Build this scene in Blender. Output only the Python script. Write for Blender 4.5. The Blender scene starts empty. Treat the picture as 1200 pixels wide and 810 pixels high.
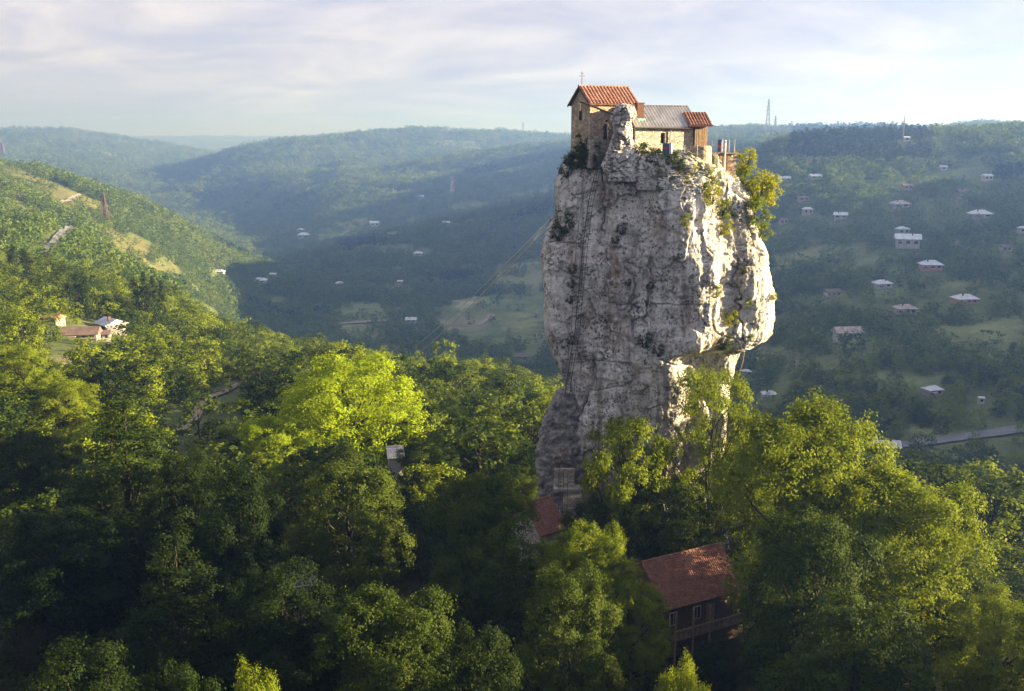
import bpy, bmesh, math, random
import numpy as np
from mathutils import Vector, Matrix
from mathutils.bvhtree import BVHTree

R = math.radians
rng = np.random.default_rng(7)
random.seed(7)
scene = bpy.context.scene
COL = scene.collection

# ------------------------------------------------------------------ camera
F = 1150.0                       # focal length in photo pixels (photo 1200 x 810)
CAMZ = 43.0
PITCH = R(12.1)
cam_d = bpy.data.cameras.new('camera')
cam_d.sensor_width = 36.0
cam_d.lens = 36.0 * F / 1200.0
cam_d.clip_start = 0.5
cam_d.clip_end = 60000
cam = bpy.data.objects.new('camera', cam_d)
COL.objects.link(cam)
cam.location = (0, 0, CAMZ)
cam.rotation_euler = (R(90) - PITCH, 0, 0)
scene.camera = cam

# ------------------------------------------------------------------ light
SUN_EL = R(13.0)
SUN_AZ = R(92.0)                # clockwise from +Y (straight ahead): low sun from the right
sun_d = bpy.data.lights.new('sun', 'SUN')
sun_d.energy = 5.0
sun_d.angle = R(0.5)
sun_d.color = (1.0, 0.80, 0.50)
sun = bpy.data.objects.new('sun', sun_d)
COL.objects.link(sun)
sdir = Vector((math.sin(SUN_AZ) * math.cos(SUN_EL), math.cos(SUN_AZ) * math.cos(SUN_EL), math.sin(SUN_EL)))
sun.rotation_euler = sdir.to_track_quat('Z', 'Y').to_euler()

world = bpy.data.worlds.new('World')
scene.world = world
world.use_nodes = True
wt = world.node_tree
wt.nodes.clear()


def N(tree, typ, **kw):
    n = tree.nodes.new(typ)
    for k, v in kw.items():
        setattr(n, k, v)
    return n


def L(tree, a, b):
    tree.links.new(a, b)


def sky_world():
    t = wt
    out = N(t, 'ShaderNodeOutputWorld')
    bg = N(t, 'ShaderNodeBackground')
    bg.inputs['Strength'].default_value = 0.055
    sky = N(t, 'ShaderNodeTexSky')
    sky.sky_type = 'NISHITA'
    sky.sun_disc = False
    sky.sun_elevation = SUN_EL
    sky.sun_rotation = SUN_AZ
    sky.altitude = 600
    sky.air_density = 1.0
    sky.dust_density = 0.6
    sky.ozone_density = 1.6
    tc = N(t, 'ShaderNodeTexCoord')
    sep = N(t, 'ShaderNodeSeparateXYZ')
    L(t, tc.outputs['Generated'], sep.inputs[0])
    # project the view direction on a cloud layer high above
    zc = N(t, 'ShaderNodeMath', operation='MAXIMUM')
    L(t, sep.outputs['Z'], zc.inputs[0]); zc.inputs[1].default_value = 0.0
    za = N(t, 'ShaderNodeMath', operation='ADD')
    L(t, zc.outputs[0], za.inputs[0]); za.inputs[1].default_value = 0.20
    dx = N(t, 'ShaderNodeMath', operation='DIVIDE'); L(t, sep.outputs['X'], dx.inputs[0]); L(t, za.outputs[0], dx.inputs[1])
    dy = N(t, 'ShaderNodeMath', operation='DIVIDE'); L(t, sep.outputs['Y'], dy.inputs[0]); L(t, za.outputs[0], dy.inputs[1])
    cmb = N(t, 'ShaderNodeCombineXYZ'); L(t, dx.outputs[0], cmb.inputs[0]); L(t, dy.outputs[0], cmb.inputs[1])

    def noise(scale, detail, rough, loc, sc=(1, 1, 1), rot=0.0, dist=0.0):
        mp = N(t, 'ShaderNodeMapping')
        mp.inputs['Location'].default_value = loc
        mp.inputs['Scale'].default_value = sc
        mp.inputs['Rotation'].default_value = (0, 0, rot)
        L(t, cmb.outputs[0], mp.inputs['Vector'])
        n = N(t, 'ShaderNodeTexNoise')
        n.inputs['Scale'].default_value = scale
        n.inputs['Detail'].default_value = detail
        n.inputs['Roughness'].default_value = rough
        n.inputs['Distortion'].default_value = dist
        L(t, mp.outputs[0], n.inputs['Vector'])
        return n

    def ramp(src, pts):
        r = N(t, 'ShaderNodeValToRGB')
        els = r.color_ramp.elements
        while len(els) < len(pts):
            els.new(0.5)
        for e, (p, c) in zip(els, pts):
            e.position = p
            e.color = (c, c, c, 1) if not isinstance(c, tuple) else c + (1,)
        L(t, src, r.inputs[0])
        return r

    n1 = noise(0.95, 10, 0.6, (-7.7, 8.1, 0), (-0.7, 1.0, 1), -0.35, 0.8)
    cover = ramp(n1.outputs['Fac'], [(0.37, 0.25), (0.56, 0.95)])
    n2 = noise(1.9, 12, 0.64, (-3.1, 9.7, 1), (-0.7, 1.0, 1), -0.3, 0.9)
    tone = ramp(n2.outputs['Fac'], [(0.32, (1.72, 1.66, 2.05)), (0.5, (2.45, 2.27, 2.40)), (0.66, (3.05, 2.78, 2.74))])
    mix = N(t, 'ShaderNodeMix', data_type='RGBA')
    L(t, cover.outputs[0], mix.inputs['Factor'])
    hsv = N(t, 'ShaderNodeMix', data_type='RGBA', blend_type='MIX')
    hsv.inputs['Factor'].default_value = 0.88
    hsv.inputs['B'].default_value = (1.52, 1.42, 2.0, 1)
    L(t, sky.outputs[0], hsv.inputs['A'])
    L(t, hsv.outputs['Result'], mix.inputs['A'])
    L(t, tone.outputs[0], mix.inputs['B'])
    L(t, mix.outputs['Result'], bg.inputs['Color'])
    L(t, bg.outputs[0], out.inputs['Surface'])


sky_world()
vs = scene.view_settings
vs.view_transform = 'Standard'
vs.look = 'None'
vs.exposure = 2.65
vs.gamma = 1.0
vs.use_curve_mapping = False
scene.render.engine = 'CYCLES'
scene.cycles.use_denoising = True
scene.cycles.max_bounces = 4
scene.cycles.diffuse_bounces = 2
scene.cycles.glossy_bounces = 1
scene.cycles.transmission_bounces = 3
scene.cycles.volume_bounces = 0
scene.cycles.transparent_max_bounces = 4

# ------------------------------------------------------------------ geometry helpers
CP, SP = math.cos(PITCH), math.sin(PITCH)


def ray(px, py):
    a = (px - 600.0) / F
    b = (405.0 - py) / F
    return np.array([a, CP + b * SP, -SP + b * CP])


def at(px, py, Y):
    d = ray(px, py)
    return np.array([0, 0, CAMZ]) + d * (Y / d[1])


def proj(p):
    p = np.asarray(p, float)
    x, y, z = p[..., 0], p[..., 1], p[..., 2] - CAMZ
    f = y * CP - z * SP
    u = y * SP + z * CP
    f = np.maximum(f, 1e-3)
    return 600 + F * x / f, 405 - F * u / f


def mpp(Y):
    return Y / F * 1.02


# ------------------------------------------------------------------ numpy noise
_pr = np.random.default_rng(11)
_perm = _pr.permutation(512).astype(np.int64)
_grad = _pr.normal(size=(512, 3))
_grad /= np.linalg.norm(_grad, axis=1)[:, None]


def pnoise(x, y, z):
    x, y, z = np.broadcast_arrays(np.asarray(x, float), np.asarray(y, float), np.asarray(z, float))
    xi, yi, zi = np.floor(x).astype(np.int64), np.floor(y).astype(np.int64), np.floor(z).astype(np.int64)
    xf, yf, zf = x - xi, y - yi, z - zi
    fade = lambda t: t * t * t * (t * (t * 6 - 15) + 10)
    u, v, w = fade(xf), fade(yf), fade(zf)

    def g(dx, dy, dz):
        h = _perm[(_perm[(_perm[(xi + dx) & 511] + yi + dy) & 511] + zi + dz) & 511]
        gr = _grad[h]
        return gr[..., 0] * (xf - dx) + gr[..., 1] * (yf - dy) + gr[..., 2] * (zf - dz)
    lerp = lambda a, b, t: a + t * (b - a)
    x00 = lerp(g(0, 0, 0), g(1, 0, 0), u); x10 = lerp(g(0, 1, 0), g(1, 1, 0), u)
    x01 = lerp(g(0, 0, 1), g(1, 0, 1), u); x11 = lerp(g(0, 1, 1), g(1, 1, 1), u)
    return lerp(lerp(x00, x10, v), lerp(x01, x11, v), w) * 1.4


def fbm(x, y, z, octv=4, gain=0.5, ridged=False):
    a, s, t = 1.0, 0.0, 0.0
    for i in range(octv):
        n = pnoise(x * 2 ** i + 17.3 * i, y * 2 ** i - 5.1 * i, z * 2 ** i + 9.7 * i)
        s = s + a * ((1 - 2 * np.abs(n)) if ridged else n)
        t += a
        a *= gain
    return s / t


def smooth(a, b, x):
    t = np.clip((x - a) / (b - a), 0, 1)
    return t * t * (3 - 2 * t)


def gauss1(a, sig, axis):
    n = int(sig * 3) + 1
    k = np.exp(-0.5 * (np.arange(-n, n + 1) / sig) ** 2); k /= k.sum()
    pad = [(0, 0)] * a.ndim; pad[axis] = (n, n)
    b = np.pad(a, pad, mode='edge')
    return np.apply_along_axis(lambda v: np.convolve(v, k, 'valid'), axis, b)


# ------------------------------------------------------------------ mesh helpers
def np_mesh(name, verts, faces, mat=None, smooth_shade=False):
    """verts (n,3); faces (m,3) or (m,4) array."""
    me = bpy.data.meshes.new(name)
    verts = np.ascontiguousarray(verts, np.float32)
    faces = np.ascontiguousarray(faces, np.int32)
    m, k = faces.shape
    me.vertices.add(len(verts)); me.vertices.foreach_set('co', verts.ravel())
    me.loops.add(m * k); me.loops.foreach_set('vertex_index', faces.ravel())
    me.polygons.add(m)
    me.polygons.foreach_set('loop_start', np.arange(0, m * k, k, dtype=np.int32))
    me.polygons.foreach_set('loop_total', np.full(m, k, np.int32))
    if smooth_shade:
        me.polygons.foreach_set('use_smooth', np.ones(m, bool))
    me.update(calc_edges=True)
    if mat:
        me.materials.append(mat)
    return me


def add_obj(name, me, parent=None, loc=None):
    o = bpy.data.objects.new(name, me)
    COL.objects.link(o)
    if parent is not None:
        o.parent = parent
    if loc is not None:
        o.location = loc
    return o


def tag(o, label=None, cat=None, group=None, kind=None):
    if label: o['label'] = label
    if cat: o['category'] = cat
    if group: o['group'] = group
    if kind: o['kind'] = kind
    return o


def empty(name, loc=(0, 0, 0), rz=0.0):
    o = bpy.data.objects.new(name, None)
    COL.objects.link(o)
    o.empty_display_size = 0.1
    o.location = Vector(loc)
    o.rotation_euler = (0, 0, rz)
    return o


class MB:
    """collects simple solids, then links them as one mesh"""
    def __init__(s):
        s.v, s.f = [], []

    def poly(s, pts, faces):
        n = len(s.v)
        s.v += [tuple(map(float, p)) for p in pts]
        s.f += [tuple(i + n for i in f) for f in faces]
        return s

    def box(s, x0, x1, y0, y1, z0, z1):
        return s.poly([(x0, y0, z0), (x1, y0, z0), (x1, y1, z0), (x0, y1, z0), (x0, y0, z1), (x1, y0, z1), (x1, y1, z1), (x0, y1, z1)],
                      [(0, 3, 2, 1), (4, 5, 6, 7), (0, 1, 5, 4), (1, 2, 6, 5), (2, 3, 7, 6), (3, 0, 4, 7)])

    def tube(s, pts, radii, n=6, cap=True):
        pts = [np.asarray(p, float) for p in pts]
        if not hasattr(radii, '__len__'):
            radii = [radii] * len(pts)
        base = len(s.v)
        ref = np.array([0.13, 0.27, 0.95])
        for i, p in enumerate(pts):
            t = pts[min(i + 1, len(pts) - 1)] - pts[max(i - 1, 0)]
            t = t / (np.linalg.norm(t) + 1e-9)
            rr = ref if abs(t @ ref) < 0.95 else np.array([1.0, 0.1, 0])
            a = np.cross(t, rr); a /= np.linalg.norm(a)
            b = np.cross(t, a)
            for k in range(n):
                th = 2 * math.pi * k / n
                s.v.append(tuple(p + radii[i] * (a * math.cos(th) + b * math.sin(th))))
        for i in range(len(pts) - 1):
            for k in range(n):
                q = (k + 1) % n
                s.f.append((base + i * n + k, base + i * n + q, base + (i + 1) * n + q, base + (i + 1) * n + k))
        if cap:
            s.f.append(tuple(base + k for k in range(n)))
            s.f.append(tuple(base + (len(pts) - 1) * n + k for k in reversed(range(n))))
        return s

    def lathe(s, prof, n=16, c=(0, 0, 0)):
        base = len(s.v)
        for r, z in prof:
            for k in range(n):
                th = 2 * math.pi * k / n
                s.v.append((c[0] + r * math.cos(th), c[1] + r * math.sin(th), c[2] + z))
        for i in range(len(prof) - 1):
            for k in range(n):
                q = (k + 1) % n
                s.f.append((base + i * n + k, base + i * n + q, base + (i + 1) * n + q, base + (i + 1) * n + k))
        s.f.append(tuple(base + k for k in reversed(range(n))))
        s.f.append(tuple(base + (len(prof) - 1) * n + k for k in range(n)))
        return s

    def mesh(s, name, mat, sm=False):
        me = bpy.data.meshes.new(name)
        me.from_pydata(s.v, [], s.f)
        if sm:
            for p in me.polygons: p.use_smooth = True
        if mat: me.materials.append(mat)
        me.update()
        return me

    def build(s, name, mat, parent=None, sm=False):
        return add_obj(name, s.mesh(name, mat, sm), parent)


# ------------------------------------------------------------------ materials
def new_mat(name):
    m = bpy.data.materials.new(name)
    m.use_nodes = True
    t = m.node_tree
    t.nodes.clear()
    out = N(t, 'ShaderNodeOutputMaterial')
    return m, t, out


def ramp_node(t, src, pts):
    r = N(t, 'ShaderNodeValToRGB')
    els = r.color_ramp.elements
    while len(els) < len(pts):
        els.new(0.5)
    for e, (p, c) in zip(els, pts):
        e.position = p
        e.color = (c, c, c, 1) if not isinstance(c, tuple) else tuple(c) + (1,)
    L(t, src, r.inputs[0])
    return r


def noise_node(t, vec, scale, detail=4, rough=0.55, sc=None, loc=None, dist=0.0):
    if sc is not None or loc is not None:
        mp = N(t, 'ShaderNodeMapping')
        if sc is not None: mp.inputs['Scale'].default_value = sc
        if loc is not None: mp.inputs['Location'].default_value = loc
        L(t, vec, mp.inputs['Vector']); vec = mp.outputs[0]
    n = N(t, 'ShaderNodeTexNoise')
    n.inputs['Scale'].default_value = scale
    n.inputs['Detail'].default_value = detail
    n.inputs['Roughness'].default_value = rough
    n.inputs['Distortion'].default_value = dist
    L(t, vec, n.inputs['Vector'])
    return n


def mixc(t, fac, a, b, blend='MIX'):
    m = N(t, 'ShaderNodeMix', data_type='RGBA', blend_type=blend)
    for key, v in (('Factor', fac), ('A', a), ('B', b)):
        if isinstance(v, (int, float)):
            m.inputs[key].default_value = v
        elif isinstance(v, tuple):
            m.inputs[key].default_value = v + (1,)
        else:
            L(t, v, m.inputs[key])
    return m.outputs['Result']


def simple_mat(name, c, rough=0.8, var=0.25, scale=2.0, metal=0.0, bump=0.0, c2=None, spec=0.3):
    m, t, out = new_mat(name)
    b = N(t, 'ShaderNodeBsdfPrincipled')
    tc = N(t, 'ShaderNodeTexCoord')
    n = noise_node(t, tc.outputs['Object'], scale, 6, 0.65)
    lo = tuple(x * (1 - var) for x in c)
    hi = tuple(min(1, x * (1 + var)) for x in (c2 or c))
    r = ramp_node(t, n.outputs['Fac'], [(0.32, lo), (0.68, hi)])
    L(t, r.outputs[0], b.inputs['Base Color'])
    b.inputs['Roughness'].default_value = rough
    b.inputs['Metallic'].default_value = metal
    b.inputs['Specular IOR Level'].default_value = spec
    if bump:
        bp = N(t, 'ShaderNodeBump'); bp.inputs['Strength'].default_value = bump; bp.inputs['Distance'].default_value = 0.05
        n2 = noise_node(t, tc.outputs['Object'], scale * 5, 5, 0.6)
        L(t, n2.outputs['Fac'], bp.inputs['Height']); L(t, bp.outputs[0], b.inputs['Normal'])
    L(t, b.outputs[0], out.inputs['Surface'])
    return m


def leaf_mat(name, c1, c2, trans=0.35, tcol=(1.25, 1.2, 0.45), rnd=0.75, drift=1.5):
    m, t, out = new_mat(name)
    oi = N(t, 'ShaderNodeObjectInfo')
    geo = N(t, 'ShaderNodeNewGeometry')
    tc = N(t, 'ShaderNodeTexCoord')
    n = noise_node(t, tc.outputs['Object'], 0.55, 3, 0.6)
    add = N(t, 'ShaderNodeMath', operation='MULTIPLY_ADD')
    L(t, oi.outputs['Random'], add.inputs[0]); add.inputs[1].default_value = rnd
    sub = N(t, 'ShaderNodeMath', operation='MULTIPLY_ADD')
    L(t, n.outputs['Fac'], sub.inputs[0]); sub.inputs[1].default_value = 0.9; sub.inputs[2].default_value = -0.33
    L(t, sub.outputs[0], add.inputs[2])
    rr = N(t, 'ShaderNodeMath', operation='MULTIPLY_ADD')
    L(t, geo.outputs['Random Per Island'], rr.inputs[0]); rr.inputs[1].default_value = 0.14
    ln_ = noise_node(t, oi.outputs['Location'], 0.011, 3, 0.6)
    la = N(t, 'ShaderNodeMath', operation='MULTIPLY_ADD'); L(t, ln_.outputs['Fac'], la.inputs[0]); la.inputs[1].default_value = drift
    lb_ = N(t, 'ShaderNodeMath', operation='SUBTRACT'); L(t, add.outputs[0], lb_.inputs[0]); lb_.inputs[1].default_value = drift * 0.5 - 0.375 + rnd * 0.5
    L(t, lb_.outputs[0], la.inputs[2])
    L(t, la.outputs[0], rr.inputs[2])
    cl = N(t, 'ShaderNodeMath', operation='MULTIPLY', use_clamp=True)
    L(t, rr.outputs[0], cl.inputs[0]); cl.inputs[1].default_value = 0.85
    col = mixc(t, cl.outputs[0], c1, c2)
    p = N(t, 'ShaderNodeBsdfPrincipled')
    L(t, col, p.inputs['Base Color'])
    p.inputs['Roughness'].default_value = 0.6
    p.inputs['Specular IOR Level'].default_value = 0.06
    tr = N(t, 'ShaderNodeBsdfTranslucent')
    tcn = mixc(t, 1.0, col, tcol, 'MULTIPLY')
    L(t, tcn, tr.inputs['Color'])
    mx = N(t, 'ShaderNodeMixShader'); mx.inputs[0].default_value = trans
    L(t, p.outputs[0], mx.inputs[1]); L(t, tr.outputs[0], mx.inputs[2])
    L(t, mx.outputs[0], out.inputs['Surface'])
    return m


M = {}
M['leaf'] = leaf_mat('leaf_green', (0.020, 0.040, 0.007), (0.075, 0.105, 0.013), 0.3, drift=0.8)
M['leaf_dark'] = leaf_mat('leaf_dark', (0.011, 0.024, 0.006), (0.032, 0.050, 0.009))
M['leaf_lime'] = leaf_mat('leaf_lime', (0.20, 0.285, 0.010), (0.28, 0.36, 0.014), 0.45, rnd=0.3, drift=0.3)
M['leaf_gold'] = leaf_mat('leaf_gold', (0.085, 0.125, 0.009), (0.20, 0.25, 0.015), 0.36, rnd=0.3, drift=0.4)
M['leaf_yellow'] = leaf_mat('leaf_yellow', (0.20, 0.225, 0.010), (0.30, 0.31, 0.014), 0.4, rnd=0.3, drift=0.3)
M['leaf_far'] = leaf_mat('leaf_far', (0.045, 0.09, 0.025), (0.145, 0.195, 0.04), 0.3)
M['needle'] = leaf_mat('needle', (0.02, 0.042, 0.016), (0.045, 0.07, 0.018), 0.15)
M['ivy'] = leaf_mat('ivy', (0.025, 0.045, 0.012), (0.05, 0.07, 0.014), 0.25)
M['bark'] = simple_mat('bark', (0.028, 0.023, 0.018), 0.9, 0.4, 6, bump=0.6)
M['black_metal'] = simple_mat('black_metal', (0.075, 0.066, 0.058), 0.6, 0.3, 4, 0.3)
M['rust'] = simple_mat('rusty_steel', (0.10, 0.068, 0.055), 0.75, 0.4, 2.5, 0.2)
M['steel'] = simple_mat('grey_steel', (0.22, 0.225, 0.24), 0.6, 0.2, 2.5, 0.3)
M['zinc'] = simple_mat('zinc_roof', (0.42, 0.42, 0.43), 0.5, 0.25, 1.3, 0.35, c2=(0.46, 0.44, 0.42))
M['tin_white'] = simple_mat('pale_tin_roof', (0.46, 0.50, 0.56), 0.55, 0.25, 0.35, 0.1)
M['tin_rust'] = simple_mat('rust_streaked_tin_roof', (0.26, 0.19, 0.16), 0.65, 0.4, 0.4, 0.1, c2=(0.36, 0.33, 0.32))
M['tin_brown'] = simple_mat('rusty_tin_roof', (0.13, 0.095, 0.085), 0.7, 0.3, 0.5)
M['wood'] = simple_mat('weathered_wood', (0.24, 0.165, 0.105), 0.85, 0.4, 5, bump=0.4)
M['wood_dark'] = simple_mat('dark_wood', (0.10, 0.07, 0.05), 0.85, 0.4, 4, bump=0.4)
M['white_paint'] = simple_mat('white_paint', (0.62, 0.62, 0.60), 0.7, 0.15, 3)
M['blue_paint'] = simple_mat('blue_paint', (0.05, 0.085, 0.22), 0.5, 0.2, 4)
M['red_paint'] = simple_mat('red_paint', (0.40, 0.06, 0.04), 0.5, 0.2, 4)
M['teal'] = simple_mat('teal_flashing', (0.25, 0.5, 0.46), 0.5, 0.15, 4)
M['brick'] = simple_mat('chimney_brick', (0.11, 0.05, 0.036), 0.85, 0.35, 7, bump=0.5)
M['glass'] = simple_mat('dark_glass', (0.02, 0.022, 0.025), 0.15, 0.2, 2, spec=0.6)
M['dark'] = simple_mat('dark_interior', (0.012, 0.011, 0.01), 0.9, 0.2, 2)
M['plaster'] = simple_mat('pale_plaster', (0.27, 0.25, 0.225), 0.9, 0.3, 0.6, bump=0.2)
M['plaster_white'] = simple_mat('white_plaster', (0.36, 0.35, 0.34), 0.9, 0.25, 0.6)
M['plaster_tan'] = simple_mat('tan_block_wall', (0.36, 0.22, 0.15), 0.9, 0.25, 0.8)
M['cloth_black'] = simple_mat('black_cloth', (0.012, 0.012, 0.013), 0.9, 0.2, 6)
M['skin'] = simple_mat('skin', (0.42, 0.26, 0.19), 0.6, 0.1, 6)
M['concrete'] = simple_mat('concrete', (0.33, 0.31, 0.28), 0.9, 0.25, 1.5, bump=0.3)
M['asphalt'] = simple_mat('worn_asphalt', (0.13, 0.135, 0.15), 0.85, 0.2, 0.3)
M['dirt'] = simple_mat('pale_dirt', (0.22, 0.19, 0.15), 0.95, 0.45, 0.6)
M['cable'] = simple_mat('cable_steel', (0.5, 0.5, 0.48), 0.4, 0.1, 1, 0.6)


def tile_mat(name, a, b, c):
    m, t, out = new_mat(name)
    p = N(t, 'ShaderNodeBsdfPrincipled')
    tc = N(t, 'ShaderNodeTexCoord')
    n1 = noise_node(t, tc.outputs['Object'], 2.4, 5, 0.7)
    n2 = noise_node(t, tc.outputs['Object'], 9.0, 3, 0.6)
    r = ramp_node(t, n1.outputs['Fac'], [(0.3, a), (0.5, b), (0.72, c)])
    r2 = ramp_node(t, n2.outputs['Fac'], [(0.35, 0.55), (0.65, 1.15)])
    L(t, mixc(t, 1.0, r.outputs[0], r2.outputs[0], 'MULTIPLY'), p.inputs['Base Color'])
    p.inputs['Roughness'].default_value = 0.85
    L(t, p.outputs[0], out.inputs['Surface'])
    return m


M['tile_red'] = tile_mat('red_clay_tile', (0.15, 0.065, 0.042), (0.27, 0.125, 0.085), (0.40, 0.29, 0.22))
M['tile_brown'] = tile_mat('brown_clay_tile', (0.11, 0.05, 0.035), (0.19, 0.085, 0.06), (0.30, 0.15, 0.10))


def stone_wall_mat(name, a, b, c, scale=3.2):
    m, t, out = new_mat(name)
    p = N(t, 'ShaderNodeBsdfPrincipled')
    tc = N(t, 'ShaderNodeTexCoord')
    mp = N(t, 'ShaderNodeMapping'); mp.inputs['Scale'].default_value = (1, 1, 1.7)
    L(t, tc.outputs['Object'], mp.inputs['Vector'])
    v = N(t, 'ShaderNodeTexVoronoi'); v.inputs['Scale'].default_value = scale
    L(t, mp.outputs[0], v.inputs['Vector'])
    e = N(t, 'ShaderNodeTexVoronoi', feature='DISTANCE_TO_EDGE'); e.inputs['Scale'].default_value = scale
    L(t, mp.outputs[0], e.inputs['Vector'])
    sp = N(t, 'ShaderNodeSeparateColor'); L(t, v.outputs['Color'], sp.inputs[0])
    r = ramp_node(t, sp.outputs[0], [(0.1, a), (0.5, b), (0.9, c)])
    n = noise_node(t, tc.outputs['Object'], 0.7, 5, 0.6)
    r3 = ramp_node(t, n.outputs['Fac'], [(0.3, 0.7), (0.7, 1.15)])
    col = mixc(t, 1.0, r.outputs[0], r3.outputs[0], 'MULTIPLY')
    er = ramp_node(t, e.outputs['Distance'], [(0.0, 0.0), (0.09, 1.0)])
    col = mixc(t, er.outputs[0], (0.24, 0.20, 0.15), col)
    L(t, col, p.inputs['Base Color'])
    p.inputs['Roughness'].default_value = 0.9
    bp = N(t, 'ShaderNodeBump'); bp.inputs['Strength'].default_value = 0.9; bp.inputs['Distance'].default_value = 0.06
    L(t, er.outputs[0], bp.inputs['Height']); L(t, bp.outputs[0], p.inputs['Normal'])
    L(t, p.outputs[0], out.inputs['Surface'])
    return m


M['stone_tan'] = stone_wall_mat('tan_stone_wall', (0.34, 0.25, 0.17), (0.46, 0.36, 0.25), (0.56, 0.46, 0.33), 2.6)
M['stone_grey'] = stone_wall_mat('grey_rubble_wall', (0.30, 0.27, 0.22), (0.46, 0.42, 0.36), (0.60, 0.56, 0.48), 3.4)


def rock_mat():
    m, t, out = new_mat('limestone')
    p = N(t, 'ShaderNodeBsdfPrincipled')
    tc = N(t, 'ShaderNodeTexCoord')
    P = tc.outputs['Object']
    big = noise_node(t, P, 0.16, 5, 0.6, (1, 1, 0.55))
    base = ramp_node(t, big.outputs['Fac'], [(0.28, (0.33, 0.32, 0.31)), (0.44, (0.53, 0.52, 0.505)), (0.64, (0.66, 0.65, 0.635))]).outputs[0]
    fine = noise_node(t, P, 1.7, 9, 0.72)
    fr = ramp_node(t, fine.outputs['Fac'], [(0.32, 0.42), (0.45, 1.0), (0.72, 1.12)])
    base = mixc(t, 1.0, base, fr.outputs[0], 'MULTIPLY')
    # water streaks running down the face
    st = noise_node(t, P, 0.8, 5, 0.65, (1, 1, 0.07), dist=0.25)
    sr = ramp_node(t, st.outputs['Fac'], [(0.49, 0.0), (0.64, 0.78)])
    base = mixc(t, sr.outputs[0], base, (0.17, 0.155, 0.15))
    # ochre and brown weathering patches
    oc = noise_node(t, P, 0.28, 4, 0.6, (1.3, 1.3, 0.5), (4.3, 1.7, 2.2))
    orr = ramp_node(t, oc.outputs['Fac'], [(0.57, 0.0), (0.70, 0.75)])
    ocn = ramp_node(t, fine.outputs['Fac'], [(0.35, (0.10, 0.07, 0.05)), (0.6, (0.30, 0.215, 0.15))])
    base = mixc(t, orr.outputs[0], base, ocn.outputs[0])
    st2 = noise_node(t, P, 0.45, 6, 0.7, (1, 1, 0.10), (3, 5, 0), 0.5)
    base = mixc(t, ramp_node(t, st2.outputs['Fac'], [(0.50, 0.0), (0.66, 0.6)]).outputs[0], base, (0.21, 0.19, 0.17))
    # attribute: painted regions of natural brown scar / dark moss baked per vertex
    at_ = N(t, 'ShaderNodeAttribute'); at_.attribute_name = 'scar'
    base = mixc(t, at_.outputs['Fac'], base, ocn.outputs[0])
    # black lichen specks
    li = noise_node(t, P, 3.6, 5, 0.75)
    lm = noise_node(t, P, 0.5, 3, 0.6, None, (9, 3, 1))
    ls = N(t, 'ShaderNodeMath', operation='MULTIPLY_ADD'); L(t, lm.outputs['Fac'], ls.inputs[0]); ls.inputs[1].default_value = 0.35; L(t, li.outputs['Fac'], ls.inputs[2])
    lr = ramp_node(t, ls.outputs[0], [(0.72, 0.0), (0.765, 0.9)])
    base = mixc(t, lr.outputs[0], base, (0.05, 0.048, 0.045))
    # moss in places
    mo = noise_node(t, P, 0.9, 5, 0.7, None, (1.5, 8.1, 3.3))
    mm = N(t, 'ShaderNodeAttribute'); mm.attribute_name = 'moss'
    ms = N(t, 'ShaderNodeMath', operation='ADD'); L(t, mo.outputs['Fac'], ms.inputs[0]); L(t, mm.outputs['Fac'], ms.inputs[1])
    mr = ramp_node(t, ms.outputs[0], [(0.665, 0.0), (0.73, 0.85)])
    base = mixc(t, mr.outputs[0], base, (0.055, 0.065, 0.022))
    L(t, base, p.inputs['Base Color'])
    p.inputs['Roughness'].default_value = 0.92
    p.inputs['Specular IOR Level'].default_value = 0.15
    b1 = N(t, 'ShaderNodeBump'); b1.inputs['Strength'].default_value = 0.8; b1.inputs['Distance'].default_value = 0.25
    L(t, fine.outputs['Fac'], b1.inputs['Height'])
    b2 = N(t, 'ShaderNodeBump'); b2.inputs['Strength'].default_value = 0.6; b2.inputs['Distance'].default_value = 0.06
    n5 = noise_node(t, P, 7.0, 5, 0.7)
    L(t, n5.outputs['Fac'], b2.inputs['Height']); L(t, b1.outputs[0], b2.inputs['Normal'])
    L(t, b2.outputs[0], p.inputs['Normal'])
    L(t, p.outputs[0], out.inputs['Surface'])
    return m


M['rock'] = rock_mat()
M['rock_shaded'] = simple_mat('shade_toned_limestone', (0.13, 0.125, 0.12), 0.9, 0.5, 0.9, bump=0.8, c2=(0.2, 0.19, 0.18))  # shade on the foot outcrop, put into a darker limestone colour


def ground_mat():
    m, t, out = new_mat('ground_cover')
    p = N(t, 'ShaderNodeBsdfPrincipled')
    tc = N(t, 'ShaderNodeTexCoord')
    a = N(t, 'ShaderNodeAttribute'); a.attribute_name = 'cover'
    n1 = noise_node(t, tc.outputs['Object'], 0.05, 8, 0.7)
    n2 = noise_node(t, tc.outputs['Object'], 0.6, 6, 0.7)
    r1 = ramp_node(t, n1.outputs['Fac'], [(0.3, 0.65), (0.7, 1.3)])
    r2 = ramp_node(t, n2.outputs['Fac'], [(0.3, 0.7), (0.7, 1.25)])
    c = mixc(t, 1.0, a.outputs['Color'], r1.outputs[0], 'MULTIPLY')
    c = mixc(t, 1.0, c, r2.outputs[0], 'MULTIPLY')
    L(t, c, p.inputs['Base Color'])
    p.inputs['Roughness'].default_value = 0.95
    p.inputs['Specular IOR Level'].default_value = 0.1
    L(t, p.outputs[0], out.inputs['Surface'])
    return m


M['ground'] = ground_mat()

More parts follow.
